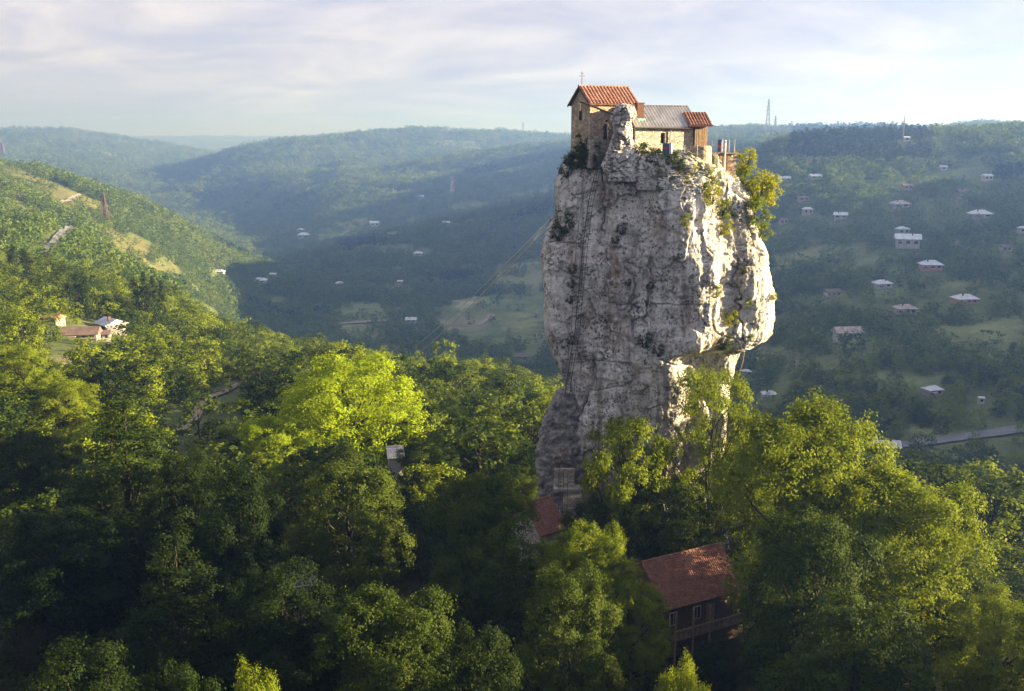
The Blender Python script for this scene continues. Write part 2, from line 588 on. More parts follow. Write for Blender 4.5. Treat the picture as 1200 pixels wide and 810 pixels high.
# ------------------------------------------------------------------ terrain
NEAR = [(0.5, 41, 'z'), (5, 37, 'z'), (15, 21, 'z'), (30, 5, 'z'), (45, 0.0, 'z'), (75, -1, 'z'), (100, -0.5, 'z')]
FAR = [(7000, -60, 'z'), (12000, 30, 'z')]
COLS = {
    0: NEAR + [(150, -4, 'z'), (220, 445), (260, 402), (350, 345), (480, 286), (560, 268), (700, 254), (850, 210), (1000, 196), (1250, 184), (1500, 0, 'z'), (2200, -60, 'z'), (4000, 0, 'z'), (5000, 152)] + FAR,
    100: NEAR + [(150, -6, 'z'), (200, 475), (250, 412), (350, 356), (480, 302), (600, 274), (800, 254), (950, 230), (1300, 197), (1600, -40, 'z'), (2200, -120, 'z'), (3500, -60, 'z'), (5000, 152)] + FAR,
    200: NEAR + [(150, -6, 'z'), (200, 480), (260, 435), (320, 402), (420, 355), (480, 334), (560, -50, 'z'), (700, -78, 'z'), (900, 290), (1200, 246), (1600, -100, 'z'), (2300, -150, 'z'), (3300, -110, 'z'), (3600, 206), (4200, -120, 'z'), (5000, 160)] + FAR,
    270: NEAR + [(150, -7, 'z'), (200, 480), (280, 435), (380, 400), (450, -58, 'z'), (600, -98, 'z'), (850, -104, 'z'), (1200, 292), (1350, 280), (1700, -140, 'z'), (2600, -150, 'z'), (3200, 196), (3500, 178), (4000, -60, 'z'), (5200, 190)] + FAR,
    330: NEAR + [(150, -7, 'z'), (200, 475), (280, 438), (360, 416), (430, -62, 'z'), (600, -112, 'z'), (850, -128, 'z'), (1100, 342), (1500, 310), (1900, 286), (2500, 228), (3000, 190), (3500, 165), (4500, -40, 'z')] + FAR,
    400: NEAR + [(150, -7, 'z'), (200, 478), (260, 448), (340, 424), (420, -76, 'z'), (600, -122, 'z'), (800, 388), (1000, 348), (1400, 297), (1900, 247), (2400, 211), (2700, -80, 'z'), (3200, 182), (3600, 155), (4500, -20, 'z')] + FAR,
    500: NEAR + [(150, -7, 'z'), (200, 490), (260, 462), (350, 441), (420, -78, 'z'), (600, -122, 'z'), (850, 390), (1000, 352), (1300, 302), (1700, 252), (2200, 208), (2500, 193), (2800, -50, 'z'), (3800, 152), (4600, 0, 'z')] + FAR,
    600: NEAR + [(150, -7, 'z'), (180, 500), (260, 470), (350, 447), (420, -78, 'z'), (600, -122, 'z'), (850, 392), (1000, 352), (1300, 292), (1700, 228), (2200, 191), (2700, 181), (3000, -30, 'z'), (3800, 157)] + FAR,
    760: NEAR + [(150, -6, 'z'), (250, -40, 'z'), (400, -90, 'z'), (600, -112, 'z'), (850, 387), (1000, 342), (1250, 262), (1500, 205), (1800, 172), (2100, 161), (2800, 20, 'z')] + FAR,
    880: NEAR + [(130, -3, 'z'), (160, -15, 'z'), (250, -55, 'z'), (380, -76, 'z'), (450, 444), (520, 409), (600, 350), (720, 277), (850, 218), (1000, 174), (1100, 163), (1300, 26, 'z'), (3000, 40, 'z')] + FAR,
    1000: NEAR + [(130, -5, 'z'), (170, -25, 'z'), (260, -60, 'z'), (340, 522), (380, 472), (430, 405), (550, 349), (680, 275), (800, 218), (950, 168), (1050, 157), (1300, 36, 'z'), (3000, 38, 'z')] + FAR,
    1100: NEAR + [(130, -5, 'z'), (160, -20, 'z'), (250, -62, 'z'), (330, 530), (350, 516), (390, 472), (450, 404), (560, 354), (700, 267), (830, 207), (950, 164), (1000, 157), (1300, 40, 'z'), (3000, 42, 'z')] + FAR,
    1200: NEAR + [(130, -6, 'z'), (170, -25, 'z'), (240, -55, 'z'), (300, -60, 'z'), (345, 514), (380, 482), (450, 414), (560, 350), (700, 260), (820, 202), (930, 165), (1000, 160), (1300, 44, 'z'), (3000, 45, 'z')] + FAR,
}


def zray(px, py, d):
    r = ray(px, py)
    return CAMZ + d * r[2] / math.hypot(r[0], r[1])


def az_of(px):
    return math.degrees(math.atan2((px - 600) / F, CP))


LND = np.linspace(math.log(0.5), math.log(12500), 520)
cols = []
for px, prof in COLS.items():
    ds = [math.log(p[0]) for p in prof]
    zs = [p[1] if len(p) == 3 else zray(px, p[1], p[0]) for p in prof]
    cols.append((az_of(px), np.interp(LND, ds, zs)))


def zc(a, prof):
    cols.append((a, np.interp(LND, [math.log(p[0]) for p in prof], [p[1] for p in prof])))


RIDGE_R = [(2500, 150), (6000, 60), (12000, 30)]
cols.append((33.0, cols[-1][1].copy()))
zc(43, [(0.5, 41), (5, 37), (15, 22), (30, 7), (60, 3), (110, 3), (200, -12), (330, -35), (600, 25), (900, 85), (1300, 120)] + RIDGE_R)
zc(58, [(0.5, 41), (5, 38), (15, 27), (30, 16), (60, 13), (110, 15), (200, 12), (350, 22), (700, 90), (1200, 130)] + RIDGE_R)
zc(80, [(0.5, 41), (5, 39), (15, 34), (30, 30), (60, 29), (110, 32), (200, 42), (400, 75), (900, 125), (1400, 145)] + RIDGE_R)
zc(110, [(0.5, 41), (5, 40), (15, 38), (30, 37), (60, 38), (110, 42), (200, 50), (400, 80), (900, 125), (1400, 145)] + RIDGE_R)
zc(150, [(0.5, 41), (5, 41), (15, 42), (30, 44), (60, 47), (110, 52), (400, 75), (900, 100), (2500, 120), (12000, 30)])
zc(-150, [(0.5, 41), (5, 41), (15, 42), (30, 44), (60, 46), (110, 48), (400, 60), (900, 80), (2500, 100), (12000, 30)])
zc(-100, [(0.5, 41), (5, 39), (15, 34), (30, 28), (60, 22), (110, 18), (400, 15), (900, 40), (2500, 80), (12000, 30)])
zc(-60, [(0.5, 41), (5, 38), (15, 26), (30, 12), (60, 6), (110, 2), (250, -3), (500, 5), (900, 30), (1300, 60), (2500, 30), (12000, 30)])
cols.sort(key=lambda c: c[0])
azs = np.array([c[0] for c in cols]); tab = np.array([c[1] for c in cols])
azs = np.concatenate([[azs[-1] - 360], azs, [azs[0] + 360]]); tab = np.vstack([tab[-1:], tab, tab[:1]])
AZG = np.arange(-180, 180.01, 0.5)
TAB = np.empty((len(AZG), len(LND)))
for j in range(len(LND)):
    TAB[:, j] = np.interp(AZG, azs, tab[:, j])
TAB = gauss1(TAB, 3.2, 1)
TAB = gauss1(TAB, 2.4, 0)


def height(x, y):
    x = np.asarray(x, float); y = np.asarray(y, float)
    d = np.maximum(np.hypot(x, y), 0.51)
    az = np.degrees(np.arctan2(x, y))
    fi = np.clip((az + 180) / 0.5, 0, len(AZG) - 1.001)
    fj = np.clip((np.log(d) - LND[0]) / (LND[1] - LND[0]), 0, len(LND) - 1.001)
    i = fi.astype(int); j = fj.astype(int); u = fi - i; v = fj - j
    z = (TAB[i, j] * (1 - u) * (1 - v) + TAB[i + 1, j] * u * (1 - v) + TAB[i, j + 1] * (1 - u) * v + TAB[i + 1, j + 1] * u * v)
    amp = np.clip(d / 900.0, 0.0, 1.6)
    z = z + amp * (9 * pnoise(x / 260, y / 260, 0.3) + 4.5 * pnoise(x / 90, y / 90, 4.3)) + 0.6 * smooth(60, 140, d) * pnoise(x / 21, y / 21, 8.1)
    # gullies on the far hills
    far = smooth(1500, 3000, d)
    z = z + far * 26 * (fbm(x / 700, y / 700, 2.2, 3, 0.5, True) - 0.35)
    return z


def hit(px, py, d0=110, d1=6000):
    """first terrain point seen through a photo pixel, beyond d0 metres"""
    r = ray(px, py); h = math.hypot(r[0], r[1])
    ds = np.exp(np.linspace(math.log(d0), math.log(d1), 900))
    xs, ys, zs = r[0] / h * ds, r[1] / h * ds, CAMZ + r[2] / h * ds
    below = zs < height(xs, ys)
    k = int(np.argmax(below)) if below.any() else len(ds) - 1
    return np.array([xs[k], ys[k], float(height(xs[k], ys[k]))]), ds[k]


# open fields: outlines are places on the ground, seen through these photo pixels
DRY, PAST, GREEN, BROWN, PALE = (0.19, 0.17, 0.068), (0.19, 0.21, 0.085), (0.125, 0.17, 0.065), (0.20, 0.175, 0.125), (0.30, 0.285, 0.20)
FIELDS = [
    ([(0, 190), (50, 208), (93, 228), (130, 240), (123, 257), (77, 250), (63, 237), (20, 214), (0, 209)], DRY),
    ([(130, 250), (160, 252), (192, 250), (165, 242)], PAST),
    ([(133, 268), (160, 276), (190, 293), (150, 303), (108, 290)], DRY),
    ([(0, 262), (30, 266), (24, 278), (0, 278)], DRY),
    ([(0, 222), (42, 246), (50, 262), (0, 246)], PAST),
    ([(60, 420), (102, 424), (98, 458), (52, 458)], BROWN),
    ([(268, 458), (322, 462), (312, 482), (268, 478)], GREEN),
    ([(528, 352), (600, 345), (640, 345), (640, 425), (598, 418), (515, 392)], GREEN),
    ([(520, 368), (575, 366), (562, 388), (512, 388)], BROWN),
    ([(585, 372), (640, 358), (640, 400), (590, 388)], PAST),
    ([(535, 350), (562, 347), (558, 360), (536, 362)], PALE),
    ([(395, 354), (448, 355), (456, 376), (396, 378)], GREEN),
    ([(396, 380), (452, 377), (450, 400), (398, 402)], PAST),
    ([(580, 310), (640, 300), (640, 338), (576, 340)], PAST),
    ([(400, 212), (470, 197), (520, 190), (470, 205)], PAST),
    ([(560, 205), (640, 186), (645, 192), (600, 208)], PAST),
    ([(470, 165), (560, 168), (620, 176), (540, 174)], PAST),
    ([(895, 402), (960, 420), (935, 436), (872, 428)], BROWN),
    ([(1085, 392), (1200, 368), (1200, 392), (1130, 408), (1090, 405)], PAST),
    ([(905, 306), (980, 284), (962, 308), (905, 330)], PAST),
    ([(1015, 438), (1110, 440), (1102, 456), (1015, 458)], GREEN),
    ([(1058, 504), (1130, 500), (1134, 516), (1066, 520)], PAST),
    ([(1120, 224), (1200, 226), (1200, 232), (1120, 232)], PAST),
    ([(900, 190), (960, 186), (1000, 184), (980, 194), (905, 198)], PAST),
    ([(1110, 280), (1165, 282), (1150, 290), (1108, 288)], PAST),
    ([(1010, 402), (1040, 398), (1060, 404), (1030, 410)], PAST),
    ([(990, 416), (1058, 410), (1072, 421), (1000, 429)], GREEN), ([(928, 351), (960, 346), (966, 360), (930, 366)], GREEN), ([(1100, 331), (1150, 326), (1160, 338), (1105, 343)], PAST),
    ([(1080, 205), (1150, 200), (1160, 208), (1085, 212)], GREEN), ([(1150, 411), (1200, 405), (1200, 428), (1150, 432)], GREEN), ([(1010, 300), (1045, 297), (1050, 308), (1012, 312)], GREEN),
    ([(440, 291), (480, 285), (486, 297), (445, 301)], GREEN), ([(520, 241), (570, 235), (576, 245), (525, 250)], GREEN), ([(400, 262), (430, 256), (434, 268), (404, 272)], PAST), ([(1160, 325), (1200, 318), (1200, 330), (1165, 335)], GREEN),
    ([(188, 300), (216, 318), (184, 330), (152, 311)], DRY), ([(105, 318), (150, 328), (146, 342), (110, 334)], PAST), ([(0, 300), (42, 308), (44, 322), (0, 318)], PAST), ([(225, 352), (270, 372), (250, 384), (215, 366)], PAST), ([(60, 340), (80, 342), (78, 356), (55, 352)], PAST),
    ([(620, 318), (645, 312), (645, 330), (622, 334)], BROWN), ([(905, 372), (950, 366), (955, 380), (905, 388)], PAST), ([(280, 352), (330, 347), (340, 358), (290, 364)], GREEN),
]
FPOLY = []
for poly, c in FIELDS:
    pts = np.array([hit(px, py, 140)[0][:2] for px, py in poly])
    # light evened out in the colour: sunlit left fields darkened, shaded valley fields lighter
    FPOLY.append((pts, np.array(c) * (0.66 if poly[0][0] < 330 else 1.0)))


def in_poly(x, y, P):
    ins = np.zeros(x.shape, bool)
    n = len(P); j = n - 1
    for i in range(n):
        xi, yi = P[i]; xj, yj = P[j]
        cond = ((yi > y) != (yj > y)) & (x < (xj - xi) * (y - yi) / (yj - yi + 1e-12) + xi)
        ins ^= cond
        j = i
    return ins


az_f = np.arange(-32, 32.01, 0.2)
az_c = np.concatenate([np.arange(-180, -32, 3.0), az_f, np.arange(34, 180, 3.0)])
lnr = np.concatenate([np.log(np.geomspace(0.6, 60, 30))[:-1], np.log(np.geomspace(60, 1600, 290))[:-1], np.log(np.geomspace(1600, 12000, 110))])
rr_ = np.exp(lnr)
AZ, RR = np.meshgrid(np.radians(az_c), rr_, indexing='ij')
TX, TY = RR * np.sin(AZ), RR * np.cos(AZ)
TZ = height(TX, TY)
na, nr = TX.shape
tv = np.stack([TX, TY, TZ], -1).reshape(-1, 3)
ii, jj = np.meshgrid(np.arange(na), np.arange(nr - 1), indexing='ij')
i2 = (ii + 1) % na
tf = np.stack([ii * nr + jj, ii * nr + jj + 1, i2 * nr + jj + 1, i2 * nr + jj], -1).reshape(-1, 4)
tv = np.vstack([tv, [[0, 0, 41.2]]])
c_i = len(tv) - 1
terr = np_mesh('terrain', tv, tf, M['ground'], True)
x, y = tv[:, 0], tv[:, 1]
dd = np.hypot(x, y)
nz = fbm(x / 55, y / 55, 1.1, 4)
cov = np.outer(0.5 - 0.5 * np.tanh(nz * 3), [0.06, 0.085, 0.028]) + np.outer(0.5 + 0.5 * np.tanh(nz * 3), [0.125, 0.15, 0.055])
wsc = np.clip(dd / 450, 0.35, 2.0)
wx = x + wsc * (10 * pnoise(x / 34, y / 34, 3.3) + 5 * pnoise(x / 9, y / 9, 1.3)); wy = y + wsc * (14 * pnoise(x / 34, y / 34, 7.7) + 7 * pnoise(x / 9, y / 9, 5.3))
for P, c in FPOLY:
    m = in_poly(wx, wy, P)
    k = np.clip(0.5 + 1.6 * fbm(x[m] / 22, y[m] / 22, 9.1, 4, 0.6), 0.12, 0.9)[:, None]
    cov[m] = cov[m] * (1 - k) + c * k
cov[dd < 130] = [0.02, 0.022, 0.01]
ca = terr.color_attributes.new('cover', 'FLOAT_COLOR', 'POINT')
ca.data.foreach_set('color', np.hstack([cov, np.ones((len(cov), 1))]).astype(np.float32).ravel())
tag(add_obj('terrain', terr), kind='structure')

# roads and tracks, draped on the ground
ROADMASK = []


def road(name, pix, width, mat, d0=120, lift=0.25):
    pts = np.array([hit(px, py, d0)[0] for px, py in pix])
    # resample
    seg = np.r_[0, np.cumsum(np.hypot(*np.diff(pts[:, :2], axis=0).T))]
    n = max(8, int(seg[-1] / max(3.0, width * 0.6)))
    s = np.linspace(0, seg[-1], n)
    px_ = gauss1(np.interp(s, seg, pts[:, 0]), 1.6, 0); py_ = gauss1(np.interp(s, seg, pts[:, 1]), 1.6, 0)
    tx, ty = np.gradient(px_), np.gradient(py_)
    ln = np.hypot(tx, ty); nx, ny = -ty / ln, tx / ln
    offs = np.linspace(-0.5, 0.5, 5) * width
    V = np.stack([np.stack([px_ + nx * o, py_ + ny * o, height(px_ + nx * o, py_ + ny * o) + lift], -1) for o in offs], 1)
    V[:, :, 2] = np.maximum(V[:, :, 2], V[:, :, 2].mean(1, keepdims=True))
    idx = np.arange(n * 5).reshape(n, 5)
    f = np.stack([idx[:-1, :-1], idx[1:, :-1], idx[1:, 1:], idx[:-1, 1:]], -1).reshape(-1, 4)
    o = add_obj(name, np_mesh(name, V.reshape(-1, 3), f, mat, True))
    tag(o, kind='structure')
    ROADMASK.append((np.stack([px_, py_], -1), width))
    return o


road('dirt_track', [(62, 243), (72, 238), (84, 234), (97, 229)], 6, M['dirt'], 500, 0.8)
road('dirt_track', [(70, 252), (80, 257), (90, 262)], 4, M['dirt'], 500, 0.8)
road('road', [(52, 300), (66, 287), (75, 275), (82, 266), (66, 264)], 5.5, M['asphalt'], 300, 0.8)
road('dirt_track', [(205, 510), (225, 498), (233, 484), (236, 471), (262, 462), (284, 449)], 1.9, M['dirt'], 140, 0.35)
road('road', [(1010, 527), (1060, 523), (1110, 517), (1150, 512), (1205, 504)], 6.5, M['asphalt'], 280, 0.6)
road('dirt_track', [(394, 381), (420, 379), (456, 377)], 7, M['dirt'], 400, 0.8)
road('dirt_track', [(528, 207), (531, 216), (529, 229)], 9, M['dirt'], 800, 1.5)
road('dirt_track', [(620, 292), (628, 280), (636, 266)], 3.5, M['dirt'], 500, 1.0)
road('dirt_track', [(560, 383), (572, 375), (578, 369)], 5, M['dirt'], 500, 0.8)

# ------------------------------------------------------------------ the rock pillar
PY = 100.0                                      # depth of the pillar's axis
SIL = [  # photo row: left edge, right edge
    (180, 668, 842), (188, 660, 850), (200, 654, 858), (213, 652, 868), (230, 651, 876), (248, 652, 881), (262, 646, 884), (284, 638, 894),
    (297, 633, 899), (328, 635, 904), (350, 638, 905), (370, 637, 906), (384, 637, 903), (394, 639, 897), (400, 641, 888), (405, 643, 872), (412, 645, 867), (428, 652, 862), (445, 660, 858),
    (470, 662, 853), (500, 661, 849), (540, 657, 847), (580, 654, 847), (620, 655, 850), (660, 655, 856), (700, 654, 862)]
sz = np.array([at(600, r[0], PY)[2] for r in SIL])
sl = np.array([at(r[1], r[0], PY)[0] for r in SIL])
sr_ = np.array([at(r[2], r[0], PY)[0] for r in SIL])
o_ = np.argsort(sz); sz, sl, sr_ = sz[o_], sl[o_], sr_[o_]
ZTOP = sz[-1]
NT, NZ = 620, 560
# plan outline: x in -1..1 across, y depth in metres (negative = towards the camera)
PLAN = [(-1.0, 1.6), (-0.985, -0.2), (-0.86, -1.6), (-0.55, -3.0), (-0.2, -4.4), (0.1, -5.5), (0.28, -6.0), (0.40, -5.6), (0.50, -4.7), (0.61, -4.3), (0.77, -4.3), (0.90, -3.5), (0.98, -1.6), (1.0, 0.6),
        (0.9, 4.0), (0.55, 6.6), (0.0, 7.6), (-0.55, 6.6), (-0.9, 4.4)]
pl = np.array(PLAN + PLAN[:1])
plx = pl[:, 0] * 11.5
ps = np.r_[0, np.cumsum(np.hypot(np.diff(plx), np.diff(pl[:, 1])))]
# denser sampling where the camera looks
front_len = ps[13]
sfront = np.linspace(0, front_len, int(NT * 0.74), endpoint=False)
sback = np.linspace(front_len, ps[-1], NT - len(sfront), endpoint=False)
ss = np.r_[sfront, sback]
cx_, cy_ = np.interp(ss, ps, pl[:, 0]), np.interp(ss, ps, pl[:, 1])


def gcirc(a, sig):
    n = int(sig * 3) + 1
    k = np.exp(-0.5 * (np.arange(-n, n + 1) / sig) ** 2); k /= k.sum()
    return np.convolve(np.r_[a[-n:], a, a[:n]], k, 'valid')


cx_, cy_ = gcirc(cx_, 4), gcirc(cy_, 4)
cx_ = np.where(cx_ < 0, cx_ / -cx_.min(), cx_ / cx_.max())
zz = np.linspace(-7.0, ZTOP, NZ)
XL, XR = np.interp(zz, sz, sl), np.interp(zz, sz, sr_)
XL, XR = gauss1(XL, 1.2, 0), gauss1(XR, 0.9, 0)
mid, hw = (XL + XR) / 2, (XR - XL) / 2
dsc = np.interp(zz, [-7, 5, 18, 20.5, 22.5, 30, 36, ZTOP], [0.80, 0.78, 0.80, 0.86, 1.0, 1.02, 0.98, 0.90])
RX = mid[None, :] + hw[None, :] * cx_[:, None]
RY = PY + dsc[None, :] * cy_[:, None]
RZ = np.broadcast_to(zz[None, :], RX.shape).copy()
# the right half is undercut below the overhang
zov = at(600, 403, PY)[2]
under = smooth(zov + 0.5, zov - 0.9, RZ) * smooth(0.16, 0.46, cx_)[:, None] * (cy_ < 0.5)[:, None]
RY = RY + under * np.maximum(0, PY - 1.0 - RY) * 0.62
# outward directions in plan
tx = np.roll(RX, -1, 0) - np.roll(RX, 1, 0); ty = np.roll(RY, -1, 0) - np.roll(RY, 1, 0)
ln = np.hypot(tx, ty) + 1e-9
nx_, ny_ = ty / ln, -tx / ln
sgn = np.sign(np.mean(nx_ * (RX - mid[None, :]) + ny_ * (RY - PY)))
nx_, ny_ = nx_ * sgn, ny_ * sgn
d1 = 0.75 * fbm(RX / 5.5, RY / 5.5, RZ / 9.0, 3)
flute = 0.5 * fbm(RX / 1.7, RY / 1.7, RZ / 11.0, 3, 0.55)
ledge = 0.30 * fbm(RX / 7.0 + 9, RY / 7.0, RZ / 1.5, 3, 0.55)
crack = -0.8 * np.clip(1 - np.abs(pnoise(RX / 3.6 + 5 + 0.25 * pnoise(RX, RY, RZ), RY / 3.6, RZ / 30.0)) / 0.03, 0, 1) * smooth(0.0, 0.35, pnoise(RX / 5 + 22, RY / 5, RZ / 6))
hcr = -0.40 * np.clip(1 - np.abs(pnoise(RX / 12.0, RY / 12.0 + 3, RZ / 3.8)) / 0.03, 0, 1) * smooth(-0.1, 0.3, pnoise(RX / 4 + 2, RY / 4, RZ / 4))
blk = 0.75 * (np.floor(2.6 * fbm(RX / 4.2 + 31, RY / 4.2, RZ / 6.5, 3)) / 2.6) + 0.3 * (np.floor(3 * fbm(RX / 1.6 + 7, RY / 1.6, RZ / 1.9, 2)) / 3)
fine = 0.20 * fbm(RX / 0.8, RY / 0.8, RZ / 1.1, 4, 0.65) + 0.20 * np.abs(fbm(RX / 1.5 + 13, RY / 1.5, RZ / 2.2, 4, 0.6))
pit_n = pnoise(RX / 0.55 + 3, RY / 0.55, RZ / 0.5)
pitm = smooth(0.0, 0.5, pnoise(RX / 3.7 + 7, RY / 3.7, RZ / 3.7) + 0.15)
pits = -0.40 * smooth(0.36, 0.7, pit_n) * pitm
rough_low = smooth(20, 8, RZ)
disp = d1 + flute + ledge + crack + hcr + blk + fine + pits + rough_low * 0.4 * fbm(RX / 1.2, RY / 1.2, RZ / 3.0, 3)
edge_keep = 1.0 - 0.5 * smooth(0.93, 1.0, np.abs(cx_))[:, None]        # keep the silhouette near its traced place
# the long brown scar and the hollow where the ladder runs
pxr, pyr = proj(np.stack([RX, RY, RZ], -1))
front = (RY < PY + 1.5)
scar = np.exp(-(((pxr - 717) / 11) ** 4)) * np.exp(-(((pyr - 315) / 28) ** 4)) * front
scar2 = np.exp(-(((pxr - 806) / 9) ** 4)) * np.exp(-(((pyr - 365) / 30) ** 4)) * front
scar3 = np.exp(-(((pxr - 722) / 16) ** 4)) * np.exp(-(((pyr - 385) / 28) ** 4)) * front
groove = np.exp(-(((pxr - (705 - (pyr - 200) * 0.06)) / 5) ** 2)) * front * smooth(420, 360, pyr)
cave = np.exp(-(((pxr - 672) / 12) ** 2)) * np.exp(-(((pyr - 560) / 14) ** 2)) * front
jag = 0.5 + 0.8 * pnoise(RX / 0.9, RY / 0.9, RZ / 0.9)
disp = disp * edge_keep - 0.55 * scar - 0.45 * scar2 - 0.3 * scar3 - 0.4 * groove - 2.6 * cave
RX = RX + nx_ * disp; RY = RY + ny_ * disp
RZ = RZ + 0.18 * fbm(RX / 1.4 + 50, RY / 1.4, RZ / 1.4, 3)
rows = [np.stack([RX[:, j], RY[:, j], RZ[:, j]], -1) for j in range(NZ)]
# top: rings closing inwards, uneven
lastr = rows[-1]
cen = np.array([mid[-1], PY + 0.5, 0])
NR = 36
for k in range(1, NR + 1):
    f = 1 - k / NR
    q = cen + (lastr - cen) * [f, f, 0]
    h = ZTOP - 0.2 + 0.55 * smooth(0, 0.4, 1 - f) + 0.45 * fbm(q[:, 0] / 1.6, q[:, 1] / 1.6, 0.7, 4, 0.6)
    # the rock stands a little higher towards the left half, lower terrace at the right end
    h = h - 0.9 * smooth(mid[-1] + 3.5, mid[-1] + 7, q[:, 0])
    wgt = smooth(0, 0.25, 1 - f)
    q[:, 2] = lastr[:, 2] * (1 - wgt) + h * wgt
    rows.append(q)
V = np.stack(rows, 1)                                # NT x rows x 3
nrw = V.shape[1]
ii, jj = np.meshgrid(np.arange(NT), np.arange(nrw - 1), indexing='ij')
i2 = (ii + 1) % NT
rf = np.stack([ii * nrw + jj, i2 * nrw + jj, i2 * nrw + jj + 1, ii * nrw + jj + 1], -1).reshape(-1, 4)
if sgn < 0:
    rf = rf[:, ::-1]
rv = V.reshape(-1, 3)
pillar = empty('rock_pillar', (mid[0], PY, 0))
tag(pillar, 'towering pale limestone pillar carrying the stone chapel on its flat summit', 'rock pillar')
rock_me = np_mesh('rock_face', rv - np.array([mid[0], PY, 0]), rf, M['rock'], True)
full = np.zeros((NT, nrw))
full[:, :NZ] = np.clip(scar + 0.8 * scar2 + 0.75 * scar3 + 0.4 * groove, 0, 1) * np.clip(0.2 + 1.3 * pnoise(RX / 0.45, RY / 0.45, RZ / 0.8) + 0.6 * jag, 0, 1)
sa = rock_me.attributes.new('scar', 'FLOAT', 'POINT'); sa.data.foreach_set('value', full.astype(np.float32).ravel())
low = smooth(19, 6, zz)[None, :] * np.clip(0.45 + 1.2 * pnoise(RX[:, :] / 2.2, RY / 2.2, RZ / 7.0), 0, 0.8)
full[:, :NZ] = np.clip(full[:, :NZ] + 0.6 * low, 0, 1)
sa.data.foreach_set('value', full.astype(np.float32).ravel())
moss = np.zeros((NT, nrw))
moss[:, :NZ] = 0.26 * smooth(38.0, 40.5, zz)[None, :] + 0.10 * smooth(12, 3, zz)[None, :] - 0.10 * smooth(30, 37, zz)[None, :] * smooth(40, 38, zz)[None, :]
moss[:, NZ:] = 0.22
mo = rock_me.attributes.new('moss', 'FLOAT', 'POINT'); mo.data.foreach_set('value', moss.astype(np.float32).ravel())
rock_o = add_obj('rock_face', rock_me, pillar)
BV = BVHTree.FromPolygons([tuple(p) for p in rv.tolist()], rf.tolist())


def on_rock(px, py):
    d = Vector(ray(px, py)); d.normalize()
    h = BV.ray_cast(Vector((0, 0, CAMZ)), d)
    if h[0] is None:
        return None, None
    return np.array(h[0]), np.array(h[1])


def boulder(name, parent, prof, Y, ydep, seed, amp=0.35, nt=160, nz=150, mossv=0.05, local=(0, 0, 0), mat='rock'):
    """an upright lump of rock: prof = (photo row, left px, right px)"""
    z = np.array([at(600, r[0], Y)[2] for r in prof]); l = np.array([at(r[1], r[0], Y)[0] for r in prof]); r2 = np.array([at(r[2], r[0], Y)[0] for r in prof])
    o = np.argsort(z); z, l, r2 = z[o], l[o], r2[o]
    zz = np.linspace(z[0], z[-1], nz)
    L_, R_ = np.interp(zz, z, l), np.interp(zz, z, r2)
    L_, R_ = gauss1(L_, 2, 0), gauss1(R_, 2, 0)
    th = np.linspace(0, 2 * np.pi, nt, endpoint=False)
    ct, st = np.cos(th), np.sin(th)
    cxx = np.sign(ct) * np.abs(ct) ** 0.8; sxx = np.sign(st) * np.abs(st) ** 0.8
    X = (L_ + R_)[None] / 2 + (R_ - L_)[None] / 2 * cxx[:, None]
    hwid = (R_ - L_)[None] / 2
    Yq = Y + ydep * (hwid / hwid.max()) ** 0.6 * sxx[:, None]
    Z = np.broadcast_to(zz[None], X.shape).copy()
    s = seed * 13.7
    dsp = amp * (fbm(X / 1.3 + s, Yq / 1.3, Z / 1.1, 4, 0.6) * 1.3 + 0.6 * np.floor(2 * fbm(X / 1.1 + s, Yq / 1.1, Z / 0.9 + s, 2)) / 2)
    dsp -= amp * 0.8 * np.clip(1 - np.abs(pnoise(X / 0.9 + s, Yq / 0.9, Z / 0.7)) / 0.08, 0, 1)
    X = X + ct[:, None] * dsp; Yq = Yq + st[:, None] * dsp
    rows = [np.stack([X[:, j], Yq[:, j], Z[:, j]], -1) for j in range(nz)]
    c = rows[-1].mean(0)
    for k in range(1, 13):
        f = 1 - k / 12
        q = c + (rows[nz - 1] - c) * [f, f, 1]
        q[:, 2] += (1 - f) * 0.15
        rows.append(q)
    Vv = np.stack(rows, 1); nrr = Vv.shape[1]
    a, b = np.meshgrid(np.arange(nt), np.arange(nrr - 1), indexing='ij')
    a2 = (a + 1) % nt
    f = np.stack([a * nrr + b, a2 * nrr + b, a2 * nrr + b + 1, a * nrr + b + 1], -1).reshape(-1, 4)
    me = np_mesh(name, Vv.reshape(-1, 3) - np.array(local), f, M[mat], True)
    for nm, val in (('scar', 0.0), ('moss', mossv)):
        at_ = me.attributes.new(nm, 'FLOAT', 'POINT'); at_.data.foreach_set('value', np.full(len(me.vertices), val, np.float32))
    return add_obj(name, me, parent)


PLOC = (mid[0], PY, 0)
boulder('crag', pillar, [(123, 724, 738), (126, 720, 744), (133, 718, 746), (140, 716, 744), (147, 719, 740), (153, 717, 742), (163, 715, 743), (172, 714, 745), (182, 709, 751), (194, 706, 755), (212, 712, 750)], 96.3, 1.7, 3, 0.46, local=PLOC)
boulder('foot_outcrop', pillar, [(458, 655, 684), (466, 647, 688), (478, 641, 690), (500, 634, 690), (528, 628, 690), (555, 629, 690), (585, 632, 690), (610, 634, 690), (640, 632, 690)], 101.0, 2.6, 5, 0.4, local=PLOC, mat='rock_shaded')
boulder('summit_ledge', pillar, [(181, 752, 812), (186, 745, 826), (194, 740, 838), (206, 738, 840), (222, 745, 830)], 95.9, 1.7, 8, 0.22, mossv=0.16, local=PLOC)

# ------------------------------------------------------------------ buildings on the summit
TH = R(27)
U = np.array([math.cos(TH), math.sin(TH), 0.0])          # along the long walls, to the right and away
W = np.array([-math.sin(TH), math.cos(TH), 0.0])         # from the front wall to the back wall


